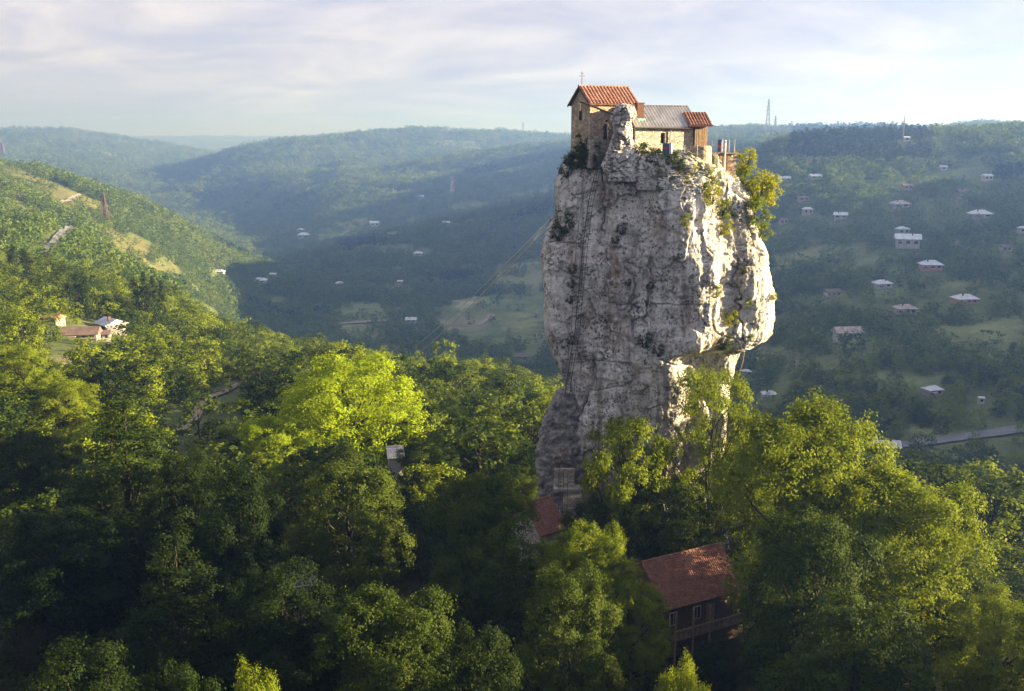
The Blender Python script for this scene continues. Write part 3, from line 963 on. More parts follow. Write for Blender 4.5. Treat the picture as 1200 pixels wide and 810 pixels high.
def gable_body(L_, Wd, z0, ze, zr, t=0.0):
    """closed prism in local frame: x along, y depth"""
    m = MB()
    m.poly([(0, 0, z0), (L_, 0, z0), (L_, Wd, z0), (0, Wd, z0), (0, 0, ze), (L_, 0, ze), (L_, Wd, ze), (0, Wd, ze), (0, Wd / 2, zr), (L_, Wd / 2, zr)],
           [(0, 3, 2, 1), (0, 1, 5, 4), (2, 3, 7, 6), (0, 4, 8, 7, 3), (1, 2, 6, 9, 5), (4, 5, 9, 8), (7, 8, 9, 6)])
    return m


def roof_slope(a, b, c, d, nu, amp, nrows, step, thick=0.07, rib='tile', seed=0):
    """ribbed roof slope; a-b the eave, d-c the ridge; returns MB solid"""
    a, b, c, d = (np.asarray(p, float) for p in (a, b, c, d))
    nrm = np.cross(b - a, d - a); nrm /= np.linalg.norm(nrm)
    per = 6
    us = np.linspace(0, 1, nu * per + 1)
    if rib == 'tile':
        prof = amp * np.abs(np.sin(np.pi * us * nu)) ** 0.7
    else:
        prof = amp * (0.5 + 0.5 * np.cos(2 * np.pi * us * nu)) ** 2
    r = np.random.default_rng(seed)
    vs_ = []
    for k in range(nrows):
        vs_ += [k / nrows, (k + 1) / nrows - 1e-4]
    pts = []
    for q, v in enumerate(vs_):
        lift = step * (1 - (q % 2)) if rib == 'tile' else 0
        jit = r.normal(0, step * 0.25, nu + 1) if rib == 'tile' else np.zeros(nu + 1)
        for i, u in enumerate(us):
            p = (a * (1 - u) + b * u) * (1 - v) + (d * (1 - u) + c * u) * v
            pts.append(p + nrm * (thick + prof[i] + lift + jit[min(i // per, nu)]))
    n = len(us); m = MB()
    faces = []
    for q in range(len(vs_) - 1):
        for i in range(n - 1):
            faces.append((q * n + i, q * n + i + 1, (q + 1) * n + i + 1, (q + 1) * n + i))
    base = len(pts)
    pts += [a, b, c, d]
    faces += [(base, base + 3, base + 2, base + 1)]
    top = (len(vs_) - 1) * n
    faces += [(base, base + 1) + tuple(reversed(range(n))), (base + 3,) + tuple(top + i for i in range(n)) + (base + 2,)]
    faces += [(base + 3, base) + tuple(q * n for q in range(len(vs_))), (base + 1, base + 2) + tuple(q * n + n - 1 for q in reversed(range(len(vs_))))]
    m.poly(pts, faces)
    return m


def place(o, P, ang):
    o.location = Vector(P); o.rotation_euler = (0, 0, ang)


# --- chapel
c0 = at(691, 170, 97.5)
zE, zR, zB = at(690, 122, 97.5)[2], at(682, 102, 99.3)[2], at(690, 190, 97.5)[2]
CL, CW = 5.25, 3.6
chap = empty('stone_chapel'); place(chap, (c0[0], c0[1], 0), TH)
tag(chap, 'small tan stone chapel with red tiled gable roof and iron cross on the summit', 'chapel')
gable_body(CL, CW, zB - 0.5, zE, zR - 0.05).build('wall', M['stone_tan'], chap)
ov, ze2 = 0.28, zE - 0.10
rf_ = roof_slope((-ov, -ov, ze2), (CL + ov, -ov, ze2), (CL + ov, CW / 2, zR), (-ov, CW / 2, zR), 15, 0.13, 7, 0.05, rib='tile', seed=1).build('front_roof_slope', M['tile_red'], chap)
roof_slope((CL + ov, CW + ov, ze2), (-ov, CW + ov, ze2), (-ov, CW / 2, zR), (CL + ov, CW / 2, zR), 15, 0.13, 7, 0.05, rib='tile', seed=2).build('back_roof_slope', M['tile_red'], chap)
mb = MB()
for k in range(14):
    x0 = -ov + (CL + 2 * ov) * k / 14
    mb.tube([(x0, CW / 2, zR + 0.06), (x0 + (CL + 2 * ov) / 14 + 0.04, CW / 2, zR + 0.10)], [0.15, 0.12], 8)
tag(mb.build('ridge_tiles', M['tile_red'], rf_), kind='stuff')
mb = MB()
mb.tube([(0.1, CW / 2, zR), (0.1, CW / 2, zR + 1.45)], 0.03, 6)
mb.box(-0.22, 0.42, CW / 2 - 0.025, CW / 2 + 0.025, zR + 1.0, zR + 1.06)
mb.box(-0.05, 0.25, CW / 2 - 0.025, CW / 2 + 0.025, zR + 1.24, zR + 1.29)
mb.build('cross', M['black_metal'], chap)
wn = MB().box(-0.03, 0.1, CW / 2 - 0.22, CW / 2 + 0.22, zE - 1.5, zE - 0.55).build('window', M['dark'], chap)
MB().box(-0.07, -0.03, CW / 2 - 0.30, CW / 2 + 0.30, zE - 1.62, zE - 1.52).build('sill', M['concrete'], wn)
mb = MB()
mb.box(-0.05, CL + 0.02, -0.09, 0.3, zB - 0.6, zE - 3.0)
mb.build('plinth', M['stone_grey'], chap)
for yy in (-ov, ):
    MB().poly([(-ov - 0.03, -ov, ze2 - 0.12), (-ov - 0.03, CW / 2, zR - 0.12), (-ov - 0.03, CW / 2, zR + 0.06), (-ov - 0.03, -ov, ze2 + 0.06), (-ov + 0.05, -ov, ze2 - 0.12), (-ov + 0.05, CW / 2, zR - 0.12), (-ov + 0.05, CW / 2, zR + 0.06), (-ov + 0.05, -ov, ze2 + 0.06)],
              [(0, 1, 2, 3), (7, 6, 5, 4), (0, 4, 5, 1), (3, 2, 6, 7), (0, 3, 7, 4), (1, 5, 6, 2)]).build('bargeboard', M['wood_dark'], chap)
    MB().poly([(-ov - 0.03, CW + ov, ze2 - 0.12), (-ov - 0.03, CW / 2 + 0.01, zR - 0.12), (-ov - 0.03, CW / 2 + 0.01, zR + 0.06), (-ov - 0.03, CW + ov, ze2 + 0.06), (-ov + 0.05, CW + ov, ze2 - 0.12), (-ov + 0.05, CW / 2 + 0.01, zR - 0.12), (-ov + 0.05, CW / 2 + 0.01, zR + 0.06), (-ov + 0.05, CW + ov, ze2 + 0.06)],
              [(3, 2, 1, 0), (4, 5, 6, 7), (1, 5, 4, 0), (7, 6, 2, 3), (4, 7, 3, 0), (2, 6, 5, 1)]).build('bargeboard', M['wood_dark'], chap)

# beam from the gable to the crag
bm0, bm1 = at(680, 119, 97.0), at(718, 134, 95.2)
mb = MB().tube([bm0, bm1], [0.10, 0.09], 8)
ho = mb.build('hoist_beam', M['wood_dark']); tag(ho, 'dark wooden beam reaching from the chapel gable down to the crag', 'beam')
MB().tube([bm0 + [0, 0, 0.02], bm0 - [0, 0, 0.9]], 0.03, 6).build('chain', M['black_metal'], ho)

# --- monk's house
h0 = at(744, 175, 96.6)
zE2, zR2, zB2 = at(760, 149, 97.0)[2], at(775, 125.5, 99.5)[2], at(760, 190, 96.6)[2]
HL, HW = 6.6, 4.2
TH2 = R(20)
hs = empty('stone_house'); place(hs, (h0[0], h0[1], 0), TH2)
tag(hs, 'low rubble stone house with ribbed grey metal roof beside the chapel', 'house')


def wall_with_holes(L_, z0, z1, thick, holes, y=0.0):
    """front wall slab with real openings: holes = (x0,x1,z0,z1)"""
    m = MB()
    xs = sorted({0.0, L_} | {h[0] for h in holes} | {h[1] for h in holes})
    for a, b in zip(xs[:-1], xs[1:]):
        hh = sorted([h for h in holes if h[0] <= a + 1e-6 and h[1] >= b - 1e-6], key=lambda h: h[2])
        z = z0
        for h in hh:
            if h[2] > z: m.box(a, b, y, y + thick, z, h[2])
            z = h[3]
        if z < z1: m.box(a, b, y, y + thick, z, z1)
    return m


fw = wall_with_holes(HL, zB2 - 0.6, zE2, 0.4, [(2.75, 3.25, zE2 - 1.55, zE2 - 0.55)])
fw.build('front_wall', M['stone_grey'], hs)
gable_body(HL - 0.02, HW - 0.41, zB2 - 0.6, zE2 + 0.33, zR2 - 0.08).poly([], []).build('rear_wall', M['stone_grey'], hs).location = (0.01, 0.405, 0)
wn = MB().box(2.76, 3.24, 0.28, 0.32, zE2 - 1.54, zE2 - 0.56).build('window', M['dark'], hs)
MB().box(2.72, 3.28, -0.06, 0.2, zE2 - 1.63, zE2 - 1.552).build('sill', M['concrete'], wn)
mb = MB(); mb.box(2.98, 3.02, 0.2, 0.27, zE2 - 1.54, zE2 - 0.56); mb.box(2.77, 3.23, 0.2, 0.265, zE2 - 1.06, zE2 - 1.02)
mb.build('frame', M['wood_dark'], wn)
ov = 0.22
rs = roof_slope((-ov, -0.35, zE2 - 0.05), (HL + ov, -0.35, zE2 - 0.05), (HL + ov, HW / 2 + 0.1, zR2), (-ov, HW / 2 + 0.1, zR2), 21, 0.11, 1, 0.0, rib='sheet').build('front_roof_slope', M['zinc'], hs)
roof_slope((HL + ov, HW + 0.3, zE2 - 0.05), (-ov, HW + 0.3, zE2 - 0.05), (-ov, HW / 2 + 0.1, zR2), (HL + ov, HW / 2 + 0.1, zR2), 21, 0.11, 1, 0.0, rib='sheet').build('back_roof_slope', M['zinc'], hs)
MB().tube([(-ov, HW / 2 + 0.1, zR2 + 0.1), (HL + ov, HW / 2 + 0.1, zR2 + 0.1)], 0.09, 8).build('ridge_cap', M['rust'], rs)
MB().tube([(-ov, -0.42, zE2 - 0.06), (HL + ov, -0.42, zE2 - 0.10)], 0.07, 8).build('gutter', M['black_metal'], hs)
MB().tube([(3.75, -0.40, zE2 - 0.08), (3.75, -0.12, zE2 - 0.35), (3.75, -0.10, zB2)], 0.05, 8).build('drainpipe', M['steel'], hs)
ch = empty('chimney_stack'); ch.parent = hs
mb = MB().box(0.45, 1.15, 0.55, 1.2, zE2, zR2 + 0.25).build('chimney', M['brick'], hs)
bpy.data.objects.remove(ch)
MB().box(0.40, 1.20, 0.50, 1.25, zR2 + 0.25, zR2 + 0.36).build('chimney_cap', M['brick'], mb)
MB().box(0.38, 1.22, 0.30, 0.60, zE2 + 0.28, zE2 + 0.80).build('flashing', M['teal'], mb)

# --- wooden hut
k0 = at(814, 165, 98.4)
zE3, zR3, zB3 = at(815, 147, 98.4)[2], at(815, 133, 99.6)[2], at(815, 178, 98.4)[2]
hut = empty('wooden_hut'); place(hut, (k0[0], k0[1], 0), R(14))
tag(hut, 'narrow plank hut with small red tiled roof at the house end', 'hut')
KL, KW = 1.35, 2.6
for k in range(7):
    x0 = KL * k / 7
    MB().box(x0 + 0.008, x0 + KL / 7 - 0.008, -0.03 - 0.012 * (k % 3), 0.03, zB3 - 0.3, zE3 + 0.02).build('plank', M['wood'], hut)
gable_body(KL - 0.04, KW, zB3 - 0.3, zE3, zR3 - 0.1).build('frame', M['wood_dark'], hut).location = (0.02, 0.035, 0)
ov = 0.35
rs = roof_slope((-0.75, -ov, zE3 - 0.12), (KL + ov, -ov, zE3 - 0.12), (KL + ov, KW / 2, zR3), (-0.75, KW / 2, zR3), 8, 0.13, 4, 0.05, rib='tile', seed=5).build('front_roof_slope', M['tile_brown'], hut)
roof_slope((KL + ov, KW + ov, zE3 - 0.12), (-0.75, KW + ov, zE3 - 0.12), (-0.75, KW / 2, zR3), (KL + ov, KW / 2, zR3), 8, 0.13, 4, 0.05, rib='tile', seed=6).build('back_roof_slope', M['tile_brown'], hut)

# --- terrace
ter = empty('terrace')
t0 = at(842, 190, 97.2)
ter.location = Vector((t0[0], t0[1], 0)); ter.rotation_euler = (0, 0, R(12))
tag(ter, 'small stone and timber terrace with posts at the right end of the summit', 'terrace')
zT, zTb = at(850, 179, 97.2)[2], at(850, 210, 97.2)[2]
wall_with_holes(2.6, zTb, zT - 0.12, 0.35, [(0.12, 0.75, zT - 1.35, zT - 0.2)]).build('wall', M['stone_tan'], ter).location = (-0.75, 0, 0)
MB().box(-0.72, 1.80, 0.38, 2.6, zTb, zT - 0.13).build('rear_wall', M['stone_tan'], ter)
MB().box(-0.62, -0.02, 0.30, 0.34, zT - 1.35, zT - 0.2).build('doorway', M['dark'], ter)
for k in range(8):
    MB().box(-0.95 + k * 0.37, -0.95 + k * 0.37 + 0.35, -0.25, 2.7, zT - 0.12, zT - 0.03 + 0.01 * (k % 2)).build('deck_plank', M['wood'], ter)
for k in range(3):
    MB().box(0.05 + k * 0.42, 0.05 + k * 0.42 + 0.30, -0.05, -0.005, zT - 1.7, zT - 0.16).build('plank', M['wood'], ter)
for x_, h_, m_ in ((-0.75, 1.2, 'wood'), (0.25, 1.05, 'wood'), (1.05, 1.25, 'steel'), (1.62, 1.3, 'steel')):
    MB().tube([(x_, 0.1, zT - 0.03), (x_, 0.1, zT + h_)], 0.05, 8).build('post', M[m_], ter)
MB().tube([(-0.05 + 0.55, -0.32, zT - 2.4), (0.5, -0.32, zT + 0.9)], 0.07, 8).build('pole', M['white_paint'], ter)
MB().tube([(0.5, -0.3, zT - 1.9), (1.5, -0.3, zT - 1.2)], 0.05, 8).build('strut', M['wood'], ter)

# rounded retaining wall
r0 = at(822, 184, 96.0)
zt, zb = at(822, 171, 96.0)[2], at(822, 199, 96.0)[2]
mb = MB().lathe([(1.05, zb - r0[2]), (0.98, 0), (0.92, zt - r0[2] - 0.1), (0.80, zt - r0[2])], 20)
rw = mb.build('retaining_wall', M['stone_tan'], sm=False); rw.location = Vector(r0)
tag(rw, 'rounded sunlit stone buttress below the wooden hut', 'wall')

# parapet ledge with rail in front of the house
zl = at(790, 182, 95.2)[2]
pr = empty('handrail'); pq = at(786, 183, 94.6); pr.location = Vector((pq[0], pq[1], 0)); pr.rotation_euler = (0, 0, R(10))
tag(pr, 'thin pale handrail on the ledge before the stone house', 'handrail')
for x_ in (0.0, 1.35, 2.6):
    MB().tube([(x_, 0, zl - 0.5), (x_, 0, zl + 0.95)], 0.035, 6).build('post', M['steel'], pr)
MB().tube([(0, 0, zl + 0.2), (2.6, 0, zl + 0.15)], 0.03, 6).build('rail', M['wood'], pr)


def barrel(px, py, Y, lab, bands, h=0.95, r=0.3):
    p = at(px, py, Y)
    b = empty('barrel', p); tag(b, lab, 'barrel', 'painted barrels on the summit')
    n = len(bands)
    for i, (z0, z1, m_) in enumerate(bands):
        MB().lathe([(r, z0 * h), (r * 1.03, z0 * h + 0.02), (r, z0 * h + 0.04), (r, z1 * h - 0.02), (r * 1.03, z1 * h - 0.004)], 18).build('body_band', M[m_], b)
    MB().lathe([(r * 0.94, h - 0.01), (r * 0.94, h + 0.015)], 18).build('lid', M['steel'], b)


barrel(780, 181, 94.9, 'blue barrel with red band against the stone house wall', [(0, 0.46, 'blue_paint'), (0.46, 0.62, 'red_paint'), (0.62, 1, 'blue_paint')], 1.05, 0.32)
barrel(786, 181, 94.7, 'white barrel beside the banded barrel by the house wall', [(0, 1, 'white_paint')], 1.05, 0.16)
barrel(844, 178, 97.6, 'blue barrel with red belt standing on the terrace deck', [(0, 0.35, 'blue_paint'), (0.35, 0.58, 'red_paint'), (0.58, 1, 'blue_paint')], 1.15, 0.27)
barrel(848.5, 178, 97.8, 'white drum close behind the terrace barrel', [(0, 1, 'white_paint')], 1.1, 0.18)

# person in a black robe at the head of the ladder
pp = at(710.5, 164, 95.2)
per = empty('person', pp)
tag(per, 'person in long black robe and cap standing beside the crag', 'person')
sk = bpy.data.meshes.new('body')
pv = [(0, 0, 0.95), (0, 0, 1.2), (0, 0, 1.42), (0, 0, 1.52), (0, -0.01, 1.60), (0, -0.01, 1.70), (-0.19, 0, 1.40), (-0.26, -0.02, 1.13), (-0.24, -0.12, 0.90), (0.19, 0, 1.40), (0.26, -0.02, 1.13), (0.24, -0.12, 0.90),
      (-0.10, 0, 0.9), (-0.11, -0.02, 0.5), (-0.11, 0.02, 0.06), (-0.11, -0.14, 0.03), (0.10, 0, 0.9), (0.11, -0.02, 0.5), (0.11, 0.02, 0.06), (0.11, -0.14, 0.03)]
pe = [(0, 1), (1, 2), (2, 3), (3, 4), (4, 5), (2, 6), (6, 7), (7, 8), (2, 9), (9, 10), (10, 11), (0, 12), (12, 13), (13, 14), (14, 15), (0, 16), (16, 17), (17, 18), (18, 19)]
prad = [0.14, 0.14, 0.15, 0.055, 0.085, 0.09, 0.065, 0.05, 0.035, 0.065, 0.05, 0.035, 0.09, 0.065, 0.045, 0.035, 0.09, 0.065, 0.045, 0.035]
sk.from_pydata(pv, pe, [])
sk.materials.append(M['skin'])
sko = add_obj('body', sk, per)
sm_ = sko.modifiers.new('skin', 'SKIN')
for i, v in enumerate(sk.skin_vertices[0].data):
    v.radius = (prad[i], prad[i]); v.use_root = (i == 0)
sko.modifiers.new('sub', 'SUBSURF').render_levels = 1
rb = MB().lathe([(0.30, 0.04), (0.27, 0.5), (0.21, 0.95), (0.20, 1.1), (0.23, 1.36), (0.17, 1.47), (0.08, 1.52)], 16)
for s in (-1, 1):
    rb.tube([(s * 0.17, 0, 1.42), (s * 0.265, -0.02, 1.13), (s * 0.245, -0.11, 0.93)], [0.10, 0.09, 0.11], 10)
rb.build('robe', M['cloth_black'], per, True)
MB().lathe([(0.105, 1.66), (0.11, 1.74), (0.095, 1.82), (0.03, 1.84)], 14, (0, -0.005, 0)).build('cap', M['cloth_black'], per, True)

# --- the long iron ladder up the face
lad_px = [(705, 178), (702, 196), (697, 215), (692, 240), (689, 262), (686, 290), (683, 320), (680, 350), (677, 385), (672, 415), (667, 445), (663, 480), (660, 520), (658, 555), (657, 590), (655.5, 625)]
lp = []
for px, py in lad_px:
    p, n = on_rock(px, py)
    if p is None:
        p = at(px, py, 96)
    lp.append(p)
lp = np.array(lp)
# stand off the rock and straighten in depth
ydepth = np.minimum(gauss1(lp[:, 1], 1.0, 0), lp[:, 1]) - 0.55
ydepth[-4:] = np.minimum(ydepth[-4:], 93.6)
lp = np.array([at(px, py, y_) for (px, py), y_ in zip(lad_px, ydepth)])
lad = empty('ladder', (0, 0, 0)); lad.location = Vector(lp[-1]); lo_ = lp[-1]
tag(lad, 'long dark iron ladder with safety hoops climbing the pillar face', 'ladder')
seg = np.r_[0, np.cumsum(np.linalg.norm(np.diff(lp, axis=0), axis=1))]


def lad_at(s):
    return np.array([np.interp(s, seg, lp[:, k]) for k in range(3)])


side = np.array([0.93, -0.36, 0]) * 0.23
for sgn_ in (-1, 1):
    MB().tube([lad_at(s) + side * sgn_ - lo_ for s in np.arange(0, seg[-1], 0.8)], 0.028, 6).build('rail', M['black_metal'], lad)
mb = MB()
for s in np.arange(0.1, seg[-1], 0.34):
    p = lad_at(s) - lo_
    mb.tube([p - side, p + side], 0.016, 4)
tag(mb.build('rungs', M['black_metal'], lad), kind='stuff')
mb = MB()
out_ = np.array([-0.3, -0.8, 0])
for s in np.arange(0.6, seg[-1] - 3, 1.25):
    p = lad_at(s) - lo_
    mb.tube([p + side * 1.15 * math.cos(a) + out_ * 0.75 * math.sin(a) for a in np.linspace(0, math.pi, 8)], 0.02, 4)
tag(mb.build('hoops', M['black_metal'], lad), kind='stuff')
for q in (0.35, 0.65):
    MB().tube([lad_at(s) - lo_ + side * 1.15 * math.cos(math.pi * q) + out_ * 0.75 * math.sin(math.pi * q) for s in np.arange(0.6, seg[-1] - 3, 1.25)], 0.016, 4).build('cage_bar', M['black_metal'], lad)
MB().tube([lad_at(s) - lo_ + [-0.75 - 0.2 * math.sin(s * 0.2), -0.4, 0] for s in np.arange(0, seg[-1], 1.5)], 0.022, 5).build('hoist_cable', M['black_metal'], lad)
MB().tube([lad_at(s) - lo_ + [0.62, -0.5, 0] for s in np.arange(seg[-1] * 0.55, seg[-1], 1.5)], 0.022, 5).build('hoist_cable', M['black_metal'], lad)

# rope hanging from the overhang
q0, q1 = at(874, 401, 99.0), at(864, 446, 98.0)
ro = MB().tube([q0, (q0 + q1) / 2 + [0.15, 0, 0], q1], 0.035, 6).build('rope', M['wood']); tag(ro, 'pale rope hanging below the rock overhang', 'rope')
# aerial cables crossing the valley
for (a, b, lab) in (((652, 250, 104), (488, 405, 262), 'pale steel cable sloping from the pillar down to the conifers'), ((651, 258, 104), (470, 432, 236), 'second thin cable slung just below the first across the valley')):
    A, B = at(*a), at(*b)
    ts = np.linspace(0, 1, 24)
    pts = [A * (1 - t) + B * t - np.array([0, 0, 2.0 * 4 * t * (1 - t) * 0.35]) for t in ts]
    tag(MB().tube(pts, 0.065, 5).build('aerial_cable', M['cable']), lab, 'cable')

# ------------------------------------------------------------------ trees: meshes
def leaf_quads(cen, nrm, size, r, aspect=0.62):
    n = len(cen)
    t = r.normal(size=(n, 3))
    a = np.cross(nrm, t); a /= np.linalg.norm(a, axis=1)[:, None] + 1e-9
    b = np.cross(nrm, a)
    s = (size * r.uniform(0.7, 1.3, n))[:, None]
    fold = nrm * s * 0.12
    V = np.stack([cen - a * s * 0.5, cen + b * s * aspect * 0.5 + fold, cen + a * s * 0.5, cen - b * s * aspect * 0.5 + fold], 1)
    return V.reshape(-1, 3), np.arange(n * 4).reshape(n, 4)


def crown(seed, rad, h0, h1, nlobe, nspray, nleaf, leaf, shape='dome', mat='leaf', lobe_r=(0.26, 0.42), spray_r=0.42, flat=1.0, clump=1.05, gap=-0.02):
    """leaves gathered in sprays on many irregular lobes between heights h0 and h1"""
    r = np.random.default_rng(seed)
    H = h1 - h0
    lobes = []
    for k in range(nlobe):
        t = (k + 0.5) / nlobe
        th = k * 2.39996 + r.uniform(-0.5, 0.5)
        if shape == 'dome':
            zf = 0.05 + 0.87 * t
            rf_ = math.sqrt(max(0.0, 1 - (abs(zf - 0.36) / (0.64 if zf > 0.36 else 0.48)) ** 2.0))
            rho = rad * rf_ * (0.72 if k % 3 else 0.38) * r.uniform(0.8, 1.12)
            lr = rad * r.uniform(*lobe_r) * (1.0 - 0.25 * zf)
        elif shape == 'broad':
            zf = 0.04 + 0.90 * t ** 0.85
            rf_ = max(0.0, 1 - (abs(zf - 0.42) / (0.60 if zf > 0.42 else 0.52)) ** 2.8) ** 0.5
            rho = rad * rf_ * (0.80, 0.72, 0.42, 0.15)[k % 4] * r.uniform(0.85, 1.1)
            lr = rad * r.uniform(*lobe_r)
        elif shape == 'cone':
            zf = 0.03 + 0.93 * t
            rho = rad * (1 - zf) ** 0.8 * 0.78 * r.uniform(0.75, 1.15)
            lr = rad * r.uniform(*lobe_r) * (1.08 - 0.75 * zf)
        elif shape == 'column':
            zf = 0.02 + 0.95 * t
            prof = math.sin(math.pi * min(1, 0.12 + 0.88 * zf)) ** 0.55
            rho = rad * prof * 0.5 * r.uniform(0.6, 1.2)
            lr = rad * r.uniform(*lobe_r) * (0.4 + 0.6 * prof)
        else:  # airy, layered
            zf = 0.05 + 0.9 * t
            rho = rad * r.uniform(0.3, 0.95) * math.sqrt(max(0.05, 1 - (zf - 0.45) ** 2 * 2.2))
            lr = rad * r.uniform(*lobe_r)
        lobes.append((rho * math.cos(th), rho * math.sin(th), h0 + H * zf, lr))
    lobes = np.array(lobes)
    cs, ns = [], []
    mid_ = np.array([0, 0, h0 + 0.4 * H])
    for lx, ly, lz, lr in lobes:
        c = np.array([lx, ly, lz])
        m = max(4, int(nspray * (lr / (rad * np.mean(lobe_r))) ** 2))
        d = r.normal(size=(m, 3)); d /= np.linalg.norm(d, axis=1)[:, None]
        ow = c - mid_; ow = ow / (np.linalg.norm(ow) + 1e-6)
        d = d + ow * 0.55 + [0, 0, 0.25]; d /= np.linalg.norm(d, axis=1)[:, None]
        rr = lr * (1 + 0.28 * pnoise(d[:, 0] * 2.3 + seed, d[:, 1] * 2.3, d[:, 2] * 2.3 + lx))[:, None] * r.uniform(0.62, 1.08, (m, 1)) ** 0.6
        p = c + d * rr * [1, 1, flat]
        cn = pnoise(p[:, 0] / clump + seed, p[:, 1] / clump, p[:, 2] / clump)
        kp = cn > gap
        p, d, cn = p[kp], d[kp], cn[kp]; m = len(p)
        p = p + d * (cn[:, None] * clump * 0.55)
        if m == 0: continue
        # every spray holds several leaves fanned round its tip
        k = nleaf
        tip = np.repeat(p, k, 0); dd_ = np.repeat(d, k, 0)
        off = r.normal(size=(m * k, 3)) * spray_r * np.array([0.5, 0.5, 0.28])
        q = tip + off + dd_ * (r.uniform(-0.5, 0.5, (m * k, 1)) * spray_r)
        nn = dd_ * 0.95 + r.normal(size=(m * k, 3)) * 0.42 + [0, 0, 0.35]
        nn /= np.linalg.norm(nn, axis=1)[:, None]
        cs.append(q); ns.append(nn)
    cs, ns = np.vstack(cs), np.vstack(ns)
    v, f = leaf_quads(cs, ns, leaf, r)
    return v, f, lobes


def limbs(seed, h, tr, lobes, trunk_top=0.75, n=7, every=1):
    r = np.random.default_rng(seed + 99)
    mb = MB()
    k = 9
    pts = [np.array([0.12 * h * 0.05 * math.sin(i * 1.3 + seed), 0.12 * h * 0.05 * math.cos(i * 1.7 + seed), h * trunk_top * i / (k - 1)]) for i in range(k)]
    pts[0][:2] = 0
    rad = [tr * (1.35 if i == 0 else 1.0) * (1 - 0.8 * (i / (k - 1)) ** 0.9) for i in range(k)]
    mb.tube([pts[0] - [0, 0, 0.8]] + pts, [tr * 1.5] + rad, n + 1)
    for lx, ly, lz, lr in lobes[::every]:
        z0 = min(h * trunk_top * 0.95, max(h * 0.14, lz - 0.30 * h * r.uniform(0.5, 1.1) - 0.25 * math.hypot(lx, ly)))
        i = z0 / (h * trunk_top) * (k - 1)
        i0 = int(i); fr = i - i0
        st = pts[i0] * (1 - fr) + pts[min(i0 + 1, k - 1)] * fr
        e = np.array([lx, ly, lz])
        m1 = st * 0.6 + e * 0.4 + [0, 0, -0.02 * h + r.uniform(-0.02, 0.03) * h]
        m2 = st * 0.25 + e * 0.75 + r.normal(size=3) * 0.03 * h * 0.5
        tb = tr * 0.38 * (1 - 0.5 * z0 / h)
        mb.tube([st, m1, m2, e + (e - m2) * 0.6], [tb, tb * 0.75, tb * 0.45, tb * 0.12], n - 1, cap=False)
    return mb


CROWN = {}


def make_variant(key, seed, rad, h, h0, nlobe, nspray, nleaf, leaf, shape, mat, tr=0.28, ev=1, **kw):
    v, f, lobes = crown(seed, rad, h0, h, nlobe, nspray, nleaf, leaf, shape, mat, **kw)
    zmax = v[:, 2].max(); xr = np.percentile(np.hypot(v[:, 0], v[:, 1]), 99)
    me = np_mesh('crown', v, f, M[mat])
    tm = limbs(seed, h, tr, lobes, every=ev).mesh('trunk', M['bark'], True)
    CROWN[key] = dict(crown=me, trunk=tm, h=zmax, r=xr)


# large near trees
HL_ = dict(lobe_r=(0.19, 0.34))
make_variant('oak_a', 1, 5.0, 14, 3.2, 56, 118, 19, 0.175, 'dome', 'leaf_gold', 0.34, 2, **HL_)
make_variant('oak_b', 2, 5.0, 14, 3.2, 52, 126, 19, 0.175, 'dome', 'leaf', 0.32, 2, **HL_)
make_variant('oak_c', 3, 4.6, 15, 4.6, 56, 118, 19, 0.175, 'dome', 'leaf_dark', 0.30, 2, **HL_)
make_variant('lime', 4, 5.6, 12, 3.2, 52, 112, 15, 0.20, 'dome', 'leaf_lime', 0.30, 2, **HL_)
make_variant('broad', 9, 6.2, 14, 2.4, 84, 96, 19, 0.18, 'broad', 'leaf_gold', 0.4, 3, lobe_r=(0.15, 0.27), gap=-0.05)
make_variant('tall', 5, 4.0, 16, 1.2, 62, 110, 19, 0.175, 'cone', 'leaf_dark', 0.32, 3, lobe_r=(0.22, 0.36))
make_variant('airy_a', 6, 4.6, 9.5, 2.0, 40, 80, 13, 0.20, 'airy', 'leaf_gold', 0.22, lobe_r=(0.18, 0.32), flat=0.5)
make_variant('airy_b', 7, 4.8, 14, 3.6, 44, 76, 12, 0.19, 'airy', 'leaf_gold', 0.26, lobe_r=(0.16, 0.30), flat=0.65)
# trees of the middle distance
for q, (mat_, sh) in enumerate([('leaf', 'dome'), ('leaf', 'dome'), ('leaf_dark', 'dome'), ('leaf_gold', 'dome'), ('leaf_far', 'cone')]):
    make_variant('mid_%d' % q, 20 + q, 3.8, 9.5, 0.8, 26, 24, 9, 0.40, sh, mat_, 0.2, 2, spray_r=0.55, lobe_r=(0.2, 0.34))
make_variant('poplar', 31, 1.5, 14, 0.8, 34, 16, 9, 0.36, 'column', 'leaf_dark', 0.18, 3, lobe_r=(0.4, 0.62), spray_r=0.5)
make_variant('spruce', 32, 2.4, 14, 0.8, 40, 12, 9, 0.34, 'cone', 'needle', 0.2, 4, lobe_r=(0.2, 0.36), spray_r=0.5)


TREECOUNT = {}


def plant_tree(name, key, x, y, z, sx, sz_, label, cat='tree', group=None, rz=None, mat=None):
    c = CROWN[key]
    o = empty(name, (x, y, z), random.uniform(0, 6.28) if rz is None else rz)
    o.scale = (sx, sx, sz_)
    tag(o, label, cat, group)
    for nm in ('trunk', 'crown'):
        me = c[nm]
        if nm == 'crown' and mat and me.materials[0] is not M[mat]:
            mk = key + '|' + mat
            if mk not in CROWN:
                m2 = me.copy(); m2.materials.clear(); m2.materials.append(M[mat]); CROWN[mk] = m2
            me = CROWN[mk]
        add_obj(nm, me, o)
    return o


TREES = []     # (x, y, radius) of everything planted by hand


